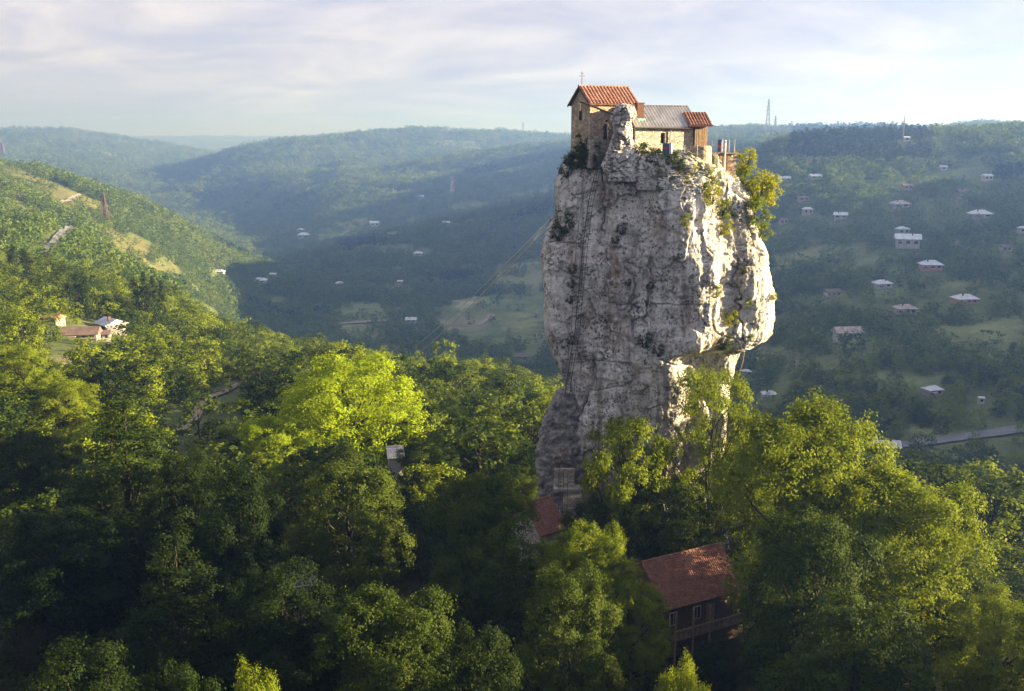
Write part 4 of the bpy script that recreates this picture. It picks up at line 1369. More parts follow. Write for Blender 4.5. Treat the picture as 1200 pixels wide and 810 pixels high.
def hero(px, py, Y, wpx, key, label, name='broadleaf_tree', mat=None, gz=None, group=None, rz=None):
    c = CROWN[key]
    top = at(px, py, Y)
    x, y = top[0], top[1]
    z0 = float(height(x, y)) if gz is None else gz
    h = top[2] - z0
    w = wpx * Y / F
    sx = w / (2 * c['r']); sz_ = h / c['h']
    TREES.append((x, y, w / 2 * 0.7))
    return plant_tree(name, key, x, y, z0 - 0.2, sx, sz_, label, 'tree', group, rz, mat)


HERO = [
    # px, py(top), depth, crown width px, variant, material, label
    (412, 414, 128, 185, 'lime', 'leaf_lime', 'bright lime green domed tree, the brightest crown left of the pillar'),
    (325, 482, 122, 110, 'lime', 'leaf_lime', 'smaller lime green tree at the left foot of the brightest domed tree'),
    (470, 486, 130, 70, 'oak_b', 'leaf_gold', 'yellow green tree close right of the brightest domed tree'),
    (140, 462, 88, 210, 'tall', 'leaf', 'tall dark pointed tree at left with sunlit right flank'),
    (215, 520, 84, 120, 'oak_c', 'leaf_dark', 'dark tree with gold-lit edge right of the tall pointed tree'),
    (277, 532, 76, 125, 'oak_c', 'leaf_dark', 'dark rounded tree below the dirt track bend'),
    (405, 530, 86, 160, 'oak_b', 'leaf', 'dark green broad tree directly below the lime green dome'),
    (562, 550, 78, 160, 'broad', 'leaf', 'round dense green tree left of the small tiled roof'),
    (452, 680, 58, 205, 'broad', 'leaf', 'broad green tree at the bottom edge, left of centre'),
    (300, 766, 46, 130, 'oak_a', 'leaf_gold', 'small pale sunlit treetop at the bottom edge left of the broad green tree'),
    (692, 604, 70, 125, 'broad', 'leaf_gold', 'golden sunlit tree just below the foot of the pillar'),
    (668, 655, 62, 150, 'oak_a', 'leaf', 'golden green tree in front at bottom centre left of the tiled house'),
    (738, 668, 71, 112, 'oak_b', 'leaf_gold', 'yellow green tree in front of the tiled house left corner'),
    (642, 630, 83, 78, 'oak_c', 'leaf', 'dark green tree hiding the walls of the small tiled building'),
    (838, 742, 66, 62, 'oak_c', 'leaf_dark', 'dark low tree before the balcony of the tiled house'),
    (803, 765, 50, 110, 'oak_a', 'leaf_gold', 'low sunlit tree at the bottom edge below the tiled house'),
    (955, 462, 76, 235, 'broad', 'leaf_gold', 'large golden tree right of the pillar with the highest crown'),
    (1062, 545, 73, 225, 'broad', 'leaf_gold', 'large broad golden green tree filling the lower right'),
    (962, 590, 66, 185, 'oak_b', 'leaf', 'dark leafy tree beside the right end of the tiled house'),
    (1125, 630, 76, 150, 'oak_a', 'leaf', 'lighter grey green tree at the lower right edge'),
    (1010, 690, 56, 230, 'oak_a', 'leaf', 'dark lower tree at the bottom right, under the golden ones'),
    (1180, 690, 66, 160, 'oak_b', 'leaf_gold', 'tree at the right border, lowest of the golden group'),
    (735, 478, 91, 125, 'airy_a', 'leaf_gold', 'thin tree with spreading branches before the pillar base'),
    (838, 420, 93, 130, 'airy_b', 'leaf_gold', 'tall open-crowned tree against the right edge of the pillar'),
    (775, 545, 90, 100, 'airy_b', 'leaf', 'leafy tree hugging the foot of the pillar, between the spreading and the open-crowned tree'),
    (700, 575, 89, 90, 'airy_a', 'leaf', 'low tree left of the spreading tree at the pillar foot'),
    (880, 470, 96, 90, 'airy_b', 'leaf', 'slender leafy tree behind the open-crowned tree at the pillar'),
    (800, 560, 88, 110, 'airy_a', 'leaf', 'low leafy tree above the ridge of the tiled house'),
    (870, 560, 86, 90, 'oak_b', 'leaf', 'dense green tree between the open-crowned tree and the tiled house'),
    (20, 400, 165, 90, 'oak_a', 'leaf_gold', 'bright yellow green tree at the left border'),
    (75, 440, 150, 90, 'oak_b', 'leaf_gold', 'sunny green tree right of the bright tree at the left border'),
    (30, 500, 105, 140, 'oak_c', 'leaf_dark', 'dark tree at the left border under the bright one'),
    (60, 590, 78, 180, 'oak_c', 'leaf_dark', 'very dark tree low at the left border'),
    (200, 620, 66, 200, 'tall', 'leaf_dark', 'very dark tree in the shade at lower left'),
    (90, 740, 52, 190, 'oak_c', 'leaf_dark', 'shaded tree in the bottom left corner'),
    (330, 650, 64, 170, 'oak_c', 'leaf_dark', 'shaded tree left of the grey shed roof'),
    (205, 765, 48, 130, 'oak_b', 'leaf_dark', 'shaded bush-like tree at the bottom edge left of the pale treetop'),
    (560, 720, 52, 150, 'oak_c', 'leaf_dark', 'dark tree between the broad green tree and the golden tree in front'),
    (520, 470, 150, 90, 'oak_b', 'leaf', 'green tree in the wood midway between lime dome and pillar'),
    (600, 470, 150, 95, 'oak_a', 'leaf', 'sunlit tree touching the left side of the pillar'),
    (575, 500, 125, 110, 'oak_b', 'leaf', 'green tree just left of the rock outcrop at the pillar foot'),
    (500, 510, 118, 95, 'oak_b', 'leaf', 'dark green tree behind the round dense tree'),
    (620, 545, 110, 60, 'oak_b', 'leaf', 'small tree against the rock outcrop above the small tiled roof'),
    (90, 318, 290, 22, 'poplar', 'leaf_dark', None), (98, 322, 292, 18, 'poplar', 'leaf_dark', None), (80, 330, 288, 20, 'poplar', 'leaf_dark', None),
    (157, 322, 300, 16, 'poplar', 'leaf_dark', None), (166, 316, 302, 16, 'poplar', 'leaf_dark', None), (178, 320, 300, 15, 'poplar', 'leaf_dark', None), (188, 326, 303, 14, 'poplar', 'leaf_dark', None), (172, 330, 298, 14, 'poplar', 'leaf_dark', None),
    (12, 285, 330, 17, 'poplar', 'leaf_dark', None), (28, 290, 332, 20, 'poplar', 'leaf_dark', None),
    (462, 398, 262, 11, 'spruce', 'needle', None), (472, 404, 264, 13, 'spruce', 'needle', None), (487, 397, 260, 11, 'spruce', 'needle', None), (495, 405, 258, 13, 'spruce', 'needle', None), (480, 410, 256, 13, 'spruce', 'needle', None),
    (522, 396, 262, 42, 'mid_3', 'leaf_gold', 'olive round tree standing just right of the spruces'),
    (568, 408, 270, 24, 'spruce', 'leaf', 'pale pointed conifer right of the olive round tree'),
    (1043, 482, 330, 22, 'poplar', 'leaf_dark', 'dark narrow tree standing by the road at right'),
    (1115, 442, 372, 26, 'poplar', 'leaf_dark', None), (1130, 444, 374, 26, 'poplar', 'leaf_dark', None), (1122, 446, 370, 22, 'poplar', 'leaf_dark', None),
    (1140, 452, 376, 22, 'poplar', 'leaf_dark', None), (1108, 452, 373, 20, 'poplar', 'leaf_dark', None), (1188, 400, 400, 15, 'poplar', 'leaf_dark', None), (1182, 420, 395, 14, 'poplar', 'leaf_dark', None),
]
HN = {}
ORD = ['first', 'second', 'third', 'fourth', 'fifth', 'sixth', 'seventh', 'eighth', 'ninth', 'tenth', 'eleventh', 'twelfth', 'thirteenth', 'fourteenth', 'fifteenth', 'sixteenth', 'seventeenth', 'eighteenth', 'nineteenth', 'twentieth']
ORD += ['twenty ' + o for o in ORD[:9]] + ['thirtieth'] + ['thirty ' + o for o in ORD[:9]] + ['fortieth'] + ['forty ' + o for o in ORD[:9]]


def HGRP(key, px):
    return (key, 0 if px < 60 else 1 if px < 120 else 2 if px < 300 else 3 if px < 1000 else 4 if px < 1170 else 5)


for px, py, Y, w, key, mat_, lab in HERO:
    nm, grp = 'broadleaf_tree', None
    if key == 'poplar':
        nm = 'poplar_tree'
        if lab is None:
            if px < 60: lab, grp = 'poplar on the slope at the left border under the dry field', 'poplars at the left border'
            elif px < 120: lab, grp = 'dark slim poplar above the orange-roofed farm building', 'poplars behind the farm'
            elif px < 300: lab, grp = 'slim poplar in the row right of the pale farmhouse roof', 'poplar row by the farm'
            elif px > 1170: lab, grp = 'slim dark poplar on the right border above the road', 'poplars at the right border'
            else: lab, grp = 'poplar in the dense clump above the right road', 'poplar clump by the road'
    elif key == 'spruce':
        nm = 'spruce_tree'
        if lab is None:
            lab, grp = 'narrow spruce in the small row where the cable comes down', 'spruces under the cable'
    if grp:
        HN[grp] = HN.get(grp, 0) + 1
        lab = '%s, %s from left' % (lab, ORD[sum(1 for h in HERO if h[6] is None and h[4] == key and HGRP(key, h[0]) == HGRP(key, px) and h[0] < px)])
    hero(px, py, Y, w, key, lab, nm, mat_, group=grp)

# ------------------------------------------------------------------ houses at the pillar foot
def quad_house(name, label, P, ang, Lx, Wy, hw_, hr, roofm, wallm, ribs, rows, ovx=0.4, ovy=0.5, tile='tile', windows=(), base=-0.6):
    h = empty(name, P, ang); tag(h, label, 'house')
    gable_body(Lx, Wy, base, hw_, hr - 0.05).build('wall', M[wallm], h)
    k = hr - hw_
    zl = hw_ - k * ovy / (Wy / 2)
    ro = roof_slope((-ovx, -ovy, zl), (Lx + ovx, -ovy, zl), (Lx + ovx, Wy / 2, hr), (-ovx, Wy / 2, hr), ribs, 0.09 if tile == 'tile' else 0.05, rows, 0.04, rib=tile, seed=int(abs(P[0]) * 7) % 97).build('front_roof_slope', M[roofm], h)
    roof_slope((Lx + ovx, Wy + ovy, zl), (-ovx, Wy + ovy, zl), (-ovx, Wy / 2, hr), (Lx + ovx, Wy / 2, hr), ribs, 0.09 if tile == 'tile' else 0.05, rows, 0.04, rib=tile, seed=3).build('back_roof_slope', M[roofm], h)
    MB().tube([(-ovx, Wy / 2, hr + 0.1), (Lx + ovx, Wy / 2, hr + 0.1)], 0.14, 8).build('ridge_cap', M[roofm], ro)
    for (x0, x1, z0, z1) in windows:
        w = MB().box(x0, x1, -0.06, 0.0, z0, z1).build('window', M['white_paint'], h)
        MB().box(x0 + 0.07, (x0 + x1) / 2 - 0.03, -0.08, -0.062, z0 + 0.07, z1 - 0.07).build('pane', M['glass'], w)
        MB().box((x0 + x1) / 2 + 0.03, x1 - 0.07, -0.08, -0.062, z0 + 0.07, z1 - 0.07).build('pane', M['glass'], w)
    return h


e0, e1 = at(784, 712, 76.0), at(866, 696, 79.5)
ang = math.atan2(e1[1] - e0[1], e1[0] - e0[0])
Lh = float(np.hypot(*(e1 - e0)[:2])) + 0.6
ge = -1.2
ez = (e0[2] + e1[2]) / 2
d_in = 0.55
th_loc = e0 + np.array([-math.sin(ang), math.cos(ang), 0]) * d_in
th_ = quad_house('tiled_house', 'old wooden house with large brown tiled roof among trees below the pillar', (th_loc[0], th_loc[1], ge), ang, Lh, 6.4, ez - ge + 0.35, ez - ge + 2.75, 'tile_brown', 'wood_dark', 42, 20, 0.3, 0.55, windows=[(0.5, 1.3, 3.3, 4.5), (3.0, 3.8, 3.3, 4.5)])
bal = MB().box(0.2, Lh - 0.3, -1.2, -0.08, 2.35, 2.5).build('balcony', M['wood_dark'], th_)
MB().box(0.2, Lh - 0.3, -1.2, -1.1, 3.3, 3.4).build('handrail', M['wood'], bal)
for k in range(14):
    x_ = 0.3 + k * (Lh - 0.7) / 13
    MB().box(x_, x_ + 0.08, -1.19, -1.11, 2.5, 3.3).build('baluster', M['wood'], bal)
for x_ in (0.25, 2.1, 3.9, Lh - 0.45):
    MB().box(x_, x_ + 0.14, -1.22, -1.08, -0.5, 5.0).build('post', M['wood'], th_)
MB().box(4.4, 5.3, -0.06, 0.0, 2.5, 4.5).build('door', M['wood'], th_)

e0, e1 = at(633, 629, 89.0), at(664, 618, 91.0)
sh_ang = math.atan2(e1[1] - e0[1], e1[0] - e0[0])
Ls = float(np.hypot(*(e1 - e0)[:2])) - 0.4
zs_ = (e0[2] + e1[2]) / 2
gz = float(height(e0[0], e0[1]))
quad_house('tiled_shed', 'small building with red brown tiled roof at the left foot of the pillar', (e0[0], e0[1] + 0.4, gz), sh_ang, Ls, 4.6, zs_ - gz + 0.3, zs_ - gz + 2.4, 'tile_brown', 'stone_grey', 13, 12, 0.25, 0.4)

# stair walls and the small grotto wall at the pillar foot
w0 = at(664, 560, 94.2)
gw = empty('grotto_wall', (w0[0], w0[1], w0[2])); tag(gw, 'pale masonry wall of the small grotto where the ladder starts', 'wall')
MB().box(-1.2, 0.8, 0, 0.4, -0.9, 0.9).build('upper_wall', M['stone_grey'], gw)
MB().box(-0.3, 1.7, -0.5, 0.2, -4.2, -1.2).build('lower_wall', M['stone_grey'], gw)
MB().box(-1.3, 1.8, -0.7, 0.6, -1.2, -0.95).build('landing', M['concrete'], gw)
s0 = at(652, 603, 92.5); s1 = at(664, 640, 90.5)
stw = empty('stair_wall', s1); tag(stw, 'pale sloping stair wall beside the small tiled roof', 'wall')
vv = s0 - s1
MB().poly([(0, 0, -1.4), (0.35, 0, -1.4), (0.35, 0, 0.5), (0, 0, 0.5), tuple(vv + [0, 0, -4]), tuple(vv + [0.35, 0, -4]), tuple(vv + [0.35, 0, 0.5]), tuple(vv + [0, 0, 0.5])],
          [(0, 1, 2, 3), (7, 6, 5, 4), (0, 4, 5, 1), (3, 2, 6, 7), (0, 3, 7, 4), (1, 5, 6, 2)]).build('parapet', M['plaster'], stw)
for k in range(9):
    q = s1 + vv * k / 9 - s1
    MB().box(q[0] + 0.4, q[0] + 1.4, q[1] - 0.02, q[1] + 0.3, q[2] - 1.5, q[2] - 0.2).build('step', M['concrete'], stw)

# grey shed roof among the dark trees
p = at(346, 706, 82.0); gz = float(height(p[0], p[1]))
p2 = at(346, 686, 82.0)
quad_house('grey_shed', 'small shed with pale tin roof in the dark trees, lower left of centre', (p[0], p[1], gz), R(18), 1.9, 2.8, p2[2] - gz, p2[2] - gz + 0.9, 'zinc', 'plaster', 8, 1, 0.2, 0.25, 'sheet')
p = at(456, 545, 118); gz = float(height(p[0], p[1]))
quad_house('white_cottage', 'white walled cottage half hidden below the lime green tree', (p[0], p[1], gz), R(12), 1.8, 3, at(452, 536, 118)[2] - gz, at(452, 529, 118)[2] - gz, 'zinc', 'plaster_white', 8, 1, 0.2, 0.3, 'sheet')
p = at(548, 560, 96); gz = float(height(p[0], p[1]))

# ------------------------------------------------------------------ village houses
HOUSES = []


def village_house(px, py, wpx, roofm, wallm, label, kind='hip', hfac=1.0, ang=None, win=3, d0=250, two=False, deep=0.75):
    P, d = hit(px, py, d0)
    P = np.array(P)
    w = 0.86 * wpx * d / F
    Wy = w * deep
    hw_ = max(2.5, 0.27 * w) * hfac * (1.4 if two else 1)
    hr = hw_ + 0.20 * w
    a = random.uniform(-0.35, 0.35) if ang is None else ang
    h = empty('house', P, a); tag(h, label, 'house', 'houses scattered over the valley slopes')
    x0, x1 = -w / 2, w / 2
    MB().box(x0, x1, -Wy / 2, Wy / 2, -3.0, hw_).build('wall', M[wallm], h)
    ov_ = 0.07 * w
    X0, X1, Y0, Y1 = x0 - ov_, x1 + ov_, -Wy / 2 - ov_, Wy / 2 + ov_
    e = hw_ - 0.05
    ins = min(w * 0.36, Wy * 0.5) if kind == 'hip' else 0.0
    m = MB().poly([(X0, Y0, e), (X1, Y0, e), (X1, Y1, e), (X0, Y1, e), (X0 + ins, 0, hr), (X1 - ins, 0, hr), (X0, Y0, e - 0.2), (X1, Y0, e - 0.2), (X1, Y1, e - 0.2), (X0, Y1, e - 0.2)],
                  [(0, 1, 5, 4), (1, 2, 5), (2, 3, 4, 5), (3, 0, 4), (6, 9, 8, 7), (0, 6, 7, 1), (1, 7, 8, 2), (2, 8, 9, 3), (3, 9, 6, 0)])
    m.build('roof', M[roofm], h)
    if wpx > 12 and int(px) % 3 != 0:
        cxx_ = w * (0.18 if int(py) % 2 else -0.2)
        MB().box(cxx_ - 0.3, cxx_ + 0.3, -Wy * 0.18 - 0.3, -Wy * 0.18 + 0.3, hw_, hr + 0.7).build('chimney', M['brick'], h)
    if wpx > 16:
        MB().box(x0 + w * 0.12, x0 + w * 0.42, -Wy / 2 - 1.7, -Wy / 2 - 0.06, hw_ * 0.62, hw_ * 0.70).build('porch_roof', M['tin_rust'], h)
        for q in (0.13, 0.40):
            MB().box(x0 + w * q, x0 + w * q + 0.16, -Wy / 2 - 1.65, -Wy / 2 - 1.5, -1.0, hw_ * 0.62).build('porch_post', M['wood'], h)
    n = win
    for k in range(n):
        cxw = x0 + w * (k + 0.5) / n
        ww = w / n * 0.22
        for lev in ((0.25, 0.42), (0.62, 0.85)) if two else ((0.38, 0.78),):
            MB().box(cxw - ww, cxw + ww, -Wy / 2 - 0.06, -Wy / 2 + 0.02, hw_ * lev[0], hw_ * lev[1]).build('window', M['glass'], h)
    HOUSES.append((P[0], P[1], w * 0.5, px, py, wpx, d))
    return h


VH = [
    (993, 397, 34, 'tin_rust', 'plaster_white', 'long white house with grey gabled roof in a clearing, right of the overhang', 'gable', 1.0, 0.1, 5),
    (1130, 356, 25, 'tin_white', 'plaster_tan', 'brick coloured house with pale hipped roof on the right slope', 'hip', 1.0, 0.1, 3),
    (1090, 316, 24, 'tin_white', 'plaster_tan', 'tan house with white hipped roof above the brick coloured one', 'hip', 1.0, -0.1, 3),
    (1033, 337, 20, 'tin_white', 'plaster_white', 'white house with pale hipped roof left of the tan house', 'hip', 1.1, 0.2, 2),
    (1060, 368, 23, 'tin_rust', 'plaster', 'stone coloured house with dull brown hipped roof above the clearing', 'hip', 1.2, 0.0, 3),
    (975, 347, 18, 'tin_brown', 'plaster_white', 'white house under a dark red brown roof near the pillar', 'gable', 1.0, 0.1, 3),
    (1063, 289, 28, 'tin_white', 'plaster_white', 'bright white gabled house, widest of the upper group', 'gable', 1.3, -0.3, 3),
    (1057, 275, 14, 'tin_white', 'plaster', 'grey walled house right behind the bright white gabled one', 'hip', 1.5, 0.1, 2),
    (1054, 244, 20, 'tin_rust', 'plaster', 'low house with rust streaked roof high on the right slope', 'hip', 0.9, 0.0, 2),
    (1148, 256, 23, 'tin_white', 'plaster', 'wide pale-roofed house among trees toward the right border', 'hip', 0.8, 0.0, 2),
    (1156, 212, 11, 'tin_white', 'plaster_white', 'tiny white house below the wooded skyline at right', 'gable', 1.4, 0.2, 2),
    (985, 256, 16, 'tin_white', 'plaster', 'pale house with light blue grey roof, left of the high house', 'gable', 1.0, -0.3, 2),
    (946, 252, 12, 'tin_white', 'plaster', 'narrow two storey grey house beside the hanging shrub', 'hip', 1.6, 0.0, 2),
    (941, 236, 13, 'tin_brown', 'plaster', 'small brown roofed house over the narrow grey house', 'hip', 0.9, 0.0, 2),
    (919, 212, 14, 'tin_white', 'plaster_white', 'low white building nearest the pillar on the upper slope', 'gable', 0.8, 0.0, 2),
    (955, 210, 14, 'tin_white', 'plaster_white', 'low white building in line with the one nearest the pillar', 'gable', 0.8, 0.1, 2),
    (918, 263, 10, 'tin_brown', 'plaster', 'small mauve grey house close to the hanging shrub', 'gable', 1.2, 0.0, 2),
    (1063, 222, 12, 'tin_brown', 'plaster', 'dim pinkish house half hidden above the rust streaked roof', 'gable', 1.0, 0.0, 2),
    (1062, 166, 7, 'tin_white', 'plaster_white', 'tiny white hut at the foot of the mast on the right ridge', 'gable', 1.4, 0.0, 1),
    (1197, 274, 9, 'tin_white', 'plaster_white', 'white house cut by the right border', 'hip', 1.3, 0.0, 1),
    (1178, 296, 11, 'tin_brown', 'plaster', 'pinkish house near the right border', 'gable', 1.2, 0.0, 2),
    (1130, 228, 18, 'tin_brown', 'plaster', 'long dim house on the meadow below the right ridge', 'gable', 0.7, 0.0, 2),
    (1105, 200, 8, 'tin_white', 'plaster_white', 'smallest pale house under the right ridge', 'gable', 1.0, 0.0, 1),
    (901, 466, 18, 'tin_white', 'plaster_white', 'low white roofed house just above the golden tree crown', 'hip', 0.7, 0.0, 2),
    (874, 440, 12, 'tin_white', 'plaster_white', 'small white roofed house under the rock overhang', 'hip', 0.8, 0.0, 2),
    (1092, 464, 20, 'tin_white', 'plaster', 'grey roofed house beside the poplar clump', 'hip', 1.0, 0.3, 2),
    (1149, 474, 7, 'tin_white', 'plaster_white', 'tiny white shed right of the poplar clump', 'gable', 0.9, 0.0, 1),
    (356, 279, 14, 'tin_white', 'plaster_white', 'white house with flat pale roof in the shaded valley, left one of the upper pair', 'hip', 1.1, 0.0, 2),
    (353, 271, 9, 'tin_white', 'plaster', 'small roof just above the white valley house', 'hip', 0.8, 0.0, 1),
    (439, 265, 12, 'tin_white', 'plaster_white', 'white gabled house in the shaded wood mid valley', 'gable', 1.2, 0.2, 2),
    (490, 300, 11, 'tin_white', 'plaster_white', 'white hip roofed house below the mid valley gabled house', 'hip', 1.1, 0.0, 1),
    (257, 321, 13, 'tin_white', 'plaster_white', 'pale roofed house at the left end of the valley floor', 'hip', 0.8, 0.0, 1),
    (305, 331, 16, 'tin_white', 'plaster_white', 'wide pale roofed house on the valley floor', 'hip', 0.8, 0.0, 2),
    (320, 324, 8, 'tin_white', 'plaster_white', 'little pale house right behind the wide valley floor house', 'gable', 1.0, 0.0, 1),
    (398, 334, 10, 'tin_white', 'plaster', 'isolated pale roof in the dark wood above the green field', 'hip', 0.8, 0.0, 1),
    (482, 378, 14, 'tin_white', 'plaster_white', 'white walled barn between the two valley fields', 'gable', 1.2, 0.0, 2),
    (493, 233, 8, 'tin_white', 'plaster_white', 'white house high up the shaded central hill', 'gable', 1.2, 0.0, 1),
    (469, 332, 7, 'tin_white', 'plaster', 'tiny shed in the wood left of the diagonal cable', 'gable', 1.0, 0.0, 1),
    (523, 263, 9, 'tin_white', 'plaster', 'dim pale house left of the diagonal cable, halfway up', 'gable', 0.9, 0.0, 1),
    (552, 260, 8, 'tin_brown', 'plaster', 'dim brown house near the top of the diagonal cable', 'gable', 0.9, 0.0, 1),
    (612, 420, 16, 'tin_brown', 'plaster', 'low stone ruin at the edge of the fields left of the pillar', 'gable', 0.6, 0.0, 2),
    (1036, 527, 36, 'tin_white', 'plaster', 'long low roadside building behind the golden tree', 'gable', 0.55, -0.05, 6, 260),
]
for v in VH:
    px, py, w, rm, wm, lab, kd, hf, an, wn_ = v[:10]
    village_house(px, py, w, rm, wm, lab, kd, hf, an, wn_, v[10] if len(v) > 10 else 250, deep=0.45 if w > 30 else 0.75)

# the farm on the left slope
village_house(131, 389, 30, 'tin_white', 'plaster', 'pale farmhouse with shining tin gable roof on the left slope', 'gable', 1.1, -0.75, 2, 200, deep=0.9)
village_house(96, 396, 40, 'tin_brown', 'plaster', 'long low farm building with dull brown roof, left of the farmhouse', 'gable', 0.55, 0.15, 4, 200, deep=0.5)
village_house(120, 398, 20, 'tin_brown', 'plaster_white', 'open white farm annex below the tin roofed farmhouse', 'gable', 0.7, 0.2, 3, 200, deep=0.6)
village_house(63, 381, 22, 'tile_red', 'plaster', 'small farm building with orange tiled roof at the left end of the farm', 'gable', 0.9, -0.3, 2, 200)

# ------------------------------------------------------------------ pylons and masts
def lattice(name, px, py, hpx, lab, mat, base_w=0.16, arms=True, d0=250, cat='pylon'):
    P, d = hit(px, py, d0)
    h = hpx * d / F
    o = empty(name, P); tag(o, lab, cat)
    th = max(0.08, d / F * (0.34 if mat == 'rust' else 0.22))
    bw = h * base_w / 2
    legs = []
    for sx, sy in ((-1, -1), (1, -1), (1, 1), (-1, 1)):
        a, b = np.array([sx * bw, sy * bw, -1.0]), np.array([sx * bw * 0.14, sy * bw * 0.14, h])
        legs.append((a, b))
        MB().tube([a, b], th, 5).build('leg', M[mat], o)
    mb = MB()
    n = 7
    for k in range(n):
        f0, f1 = 1 - (1 - k / n) ** 1.25, 1 - (1 - (k + 1) / n) ** 1.25
        for i in range(4):
            a0 = legs[i][0] * (1 - f0) + legs[i][1] * f0; b1 = legs[(i + 1) % 4][0] * (1 - f1) + legs[(i + 1) % 4][1] * f1
            c0_ = legs[(i + 1) % 4][0] * (1 - f0) + legs[(i + 1) % 4][1] * f0; d1_ = legs[i][0] * (1 - f1) + legs[i][1] * f1
            mb.tube([a0, b1], th * 0.6, 4, False); mb.tube([c0_, d1_], th * 0.6, 4, False); mb.tube([d1_, b1], th * 0.6, 4, False)
    tag(mb.build('bracing', M[mat], o), kind='stuff')
    if arms:
        for zf, wf in ((0.68, 0.26), (0.80, 0.34), (0.92, 0.22)):
            MB().tube([(-h * wf / 2, 0, h * zf), (h * wf / 2, 0, h * zf)], th * 0.8, 5).build('cross_arm', M[mat], o)
    return o


lattice('pylon', 124, 264, 33, 'rust coloured lattice pylon standing on the left slope', 'rust', 0.26)
lattice('pylon', 4, 186, 16, 'rust coloured pylon on the ridge at the left border', 'rust', 0.3)
lattice('pylon', 899, 158, 38, 'tall grey power pylon on the wooded ridge right of the pillar', 'steel', 0.14)
lattice('pylon', 908, 158, 20, 'short faint pylon right beside the tall ridge pylon', 'steel', 0.16)
lattice('pylon', 613, 158, 14, 'tiny far pylon on the skyline left of the chapel', 'steel', 0.16, d0=1800)
lattice('radio_mast', 1058, 166, 27, 'single slim mast rising from the right ridge', 'steel', 0.04, False, cat='mast')

# ------------------------------------------------------------------ forest
def on_road(x, y, pad):
    m = np.zeros(x.shape, bool)
    for pl_, w in ROADMASK:
        for q in pl_[::2]:
            m |= (x - q[0]) ** 2 + (y - q[1]) ** 2 < (w / 2 + pad) ** 2
    return m


fr = np.random.default_rng(21)
AZLIM = 31.0


def scatter(d0, d1, spacing, azl=AZLIM):
    """roughly even random points in a wedge of ground"""
    out = []
    d = d0
    while d < d1:
        sp = spacing(d)
        n = max(1, int(2 * math.radians(azl) * d / sp))
        a = np.radians(-azl + 2 * azl * (np.arange(n) + fr.uniform(0, 1, n)) / n)
        r_ = d + fr.uniform(-0.5, 0.5, n) * sp
        out.append(np.stack([r_ * np.sin(a), r_ * np.cos(a)], -1))
        d += sp * 0.92
    return np.vstack(out)


pts = scatter(106, 5600, lambda d: max(5.6, d / 190))
x, y = pts[:, 0], pts[:, 1]
d = np.hypot(x, y)
keep = np.ones(len(x), bool)
glade0 = fbm(x / 30, y / 30, 3.1, 3)
for P, c in FPOLY:
    inside = in_poly(x + 5 * pnoise(x / 25, y / 25, 1.2), y + 5 * pnoise(x / 25, y / 25, 5.2), P)
    keep &= ~(inside & (fr.uniform(0, 1, len(x)) > 0.07 + 0.16 * (glade0 > 0.10)))
for hx, hy, hr_, hpx, hpy, hw_px, hd in HOUSES:
    keep &= (x - hx) ** 2 + (y - hy) ** 2 > (hr_ + 4.5) ** 2
    # open yard on the side that faces the viewpoint
    fx, fy = -hx / hd, -hy / hd
    for s in (8, 15):
        keep &= (x - (hx + fx * s)) ** 2 + (y - (hy + fy * s)) ** 2 > (hr_ * 0.8 + 3.0) ** 2
keep &= ~on_road(x, y, 3.5)
for tx_, ty_, tr_ in TREES:
    keep &= (x - tx_) ** 2 + (y - ty_) ** 2 > (tr_ + 1.0) ** 2
keep &= ~((np.abs(x - mid[0]) < 16) & (np.abs(y - PY) < 12))
# sight lines kept open: (px0, px1, py0, py1, beyond which distance)
GUARD = [(58, 150, 368, 398, 240), (216, 240, 470, 502, 170), (240, 285, 452, 462, 190), (62, 98, 430, 450, 190), (275, 315, 464, 474, 170), (1062, 1200, 506, 520, 341), (1015, 1060, 518, 526, 328), (60, 90, 266, 290, 400), (76, 104, 320, 366, 284), (150, 192, 318, 362, 294), (8, 34, 286, 318, 324), (456, 540, 398, 424, 252)]
for hx, hy, hr_, hpx, hpy, hw_px, hd in HOUSES:
    GUARD.append((hpx - hw_px * 0.5, hpx + hw_px * 0.5, hpy - hw_px * 0.6, hpy - hw_px * 0.34, hd - 2))
hz0 = height(x, y)
gpx, gtop = proj(np.stack([x, y, hz0 + 9.0], -1)); _, gbot = proj(np.stack([x, y, hz0 + 1.0], -1))
gw_ = 4.2 / d * F
for a0, a1, b0, b1, gd in GUARD:
    keep &= ~((d < gd) & (gpx + gw_ > a0) & (gpx - gw_ < a1) & (gtop < b1) & (gbot > b0) & (fr.uniform(0, 1, len(x)) > 0.10))
# glades: the right slope is orchards and open scrub, thinner than the closed wood
glade = fbm(x / 60 + 3, y / 60, 6.6, 3)
slope_r = smooth(0.06, 0.16, np.arctan2(x, y)) * smooth(380, 430, d) * smooth(1000, 850, d)
floor_c = smooth(-0.28, -0.2, np.arctan2(x, y)) * smooth(0.1, 0.04, np.arctan2(x, y)) * smooth(650, 750, d) * smooth(2300, 1500, d)
keep &= ~((glade > 0.30 - 0.24 * slope_r - 0.18 * floor_c) & (d > 170) & (fr.uniform(0, 1, len(x)) < 0.8))
x, y, d = x[keep], y[keep], d[keep]
z = height(x, y)
hgt = (4.5 + 8.5 * fr.beta(2.0, 2.4, len(x))) * (1 + 0.25 * pnoise(x / 80, y / 80, 2.0)) * np.clip(d / 1400, 1, 2.0)
hgt *= np.where(d < 1000, 1 - 0.12 * smooth(350, 420, d) , 1)
# what ridges hide is left out
px_, py_ = proj(np.stack([x, y, z + hgt], -1))
hz = np.full((241,), 1e9)
vis = np.zeros(len(x), bool)
order = np.argsort(d)
bins = np.clip(((px_ + 200) / 1600 * 240).astype(int), 0, 240)
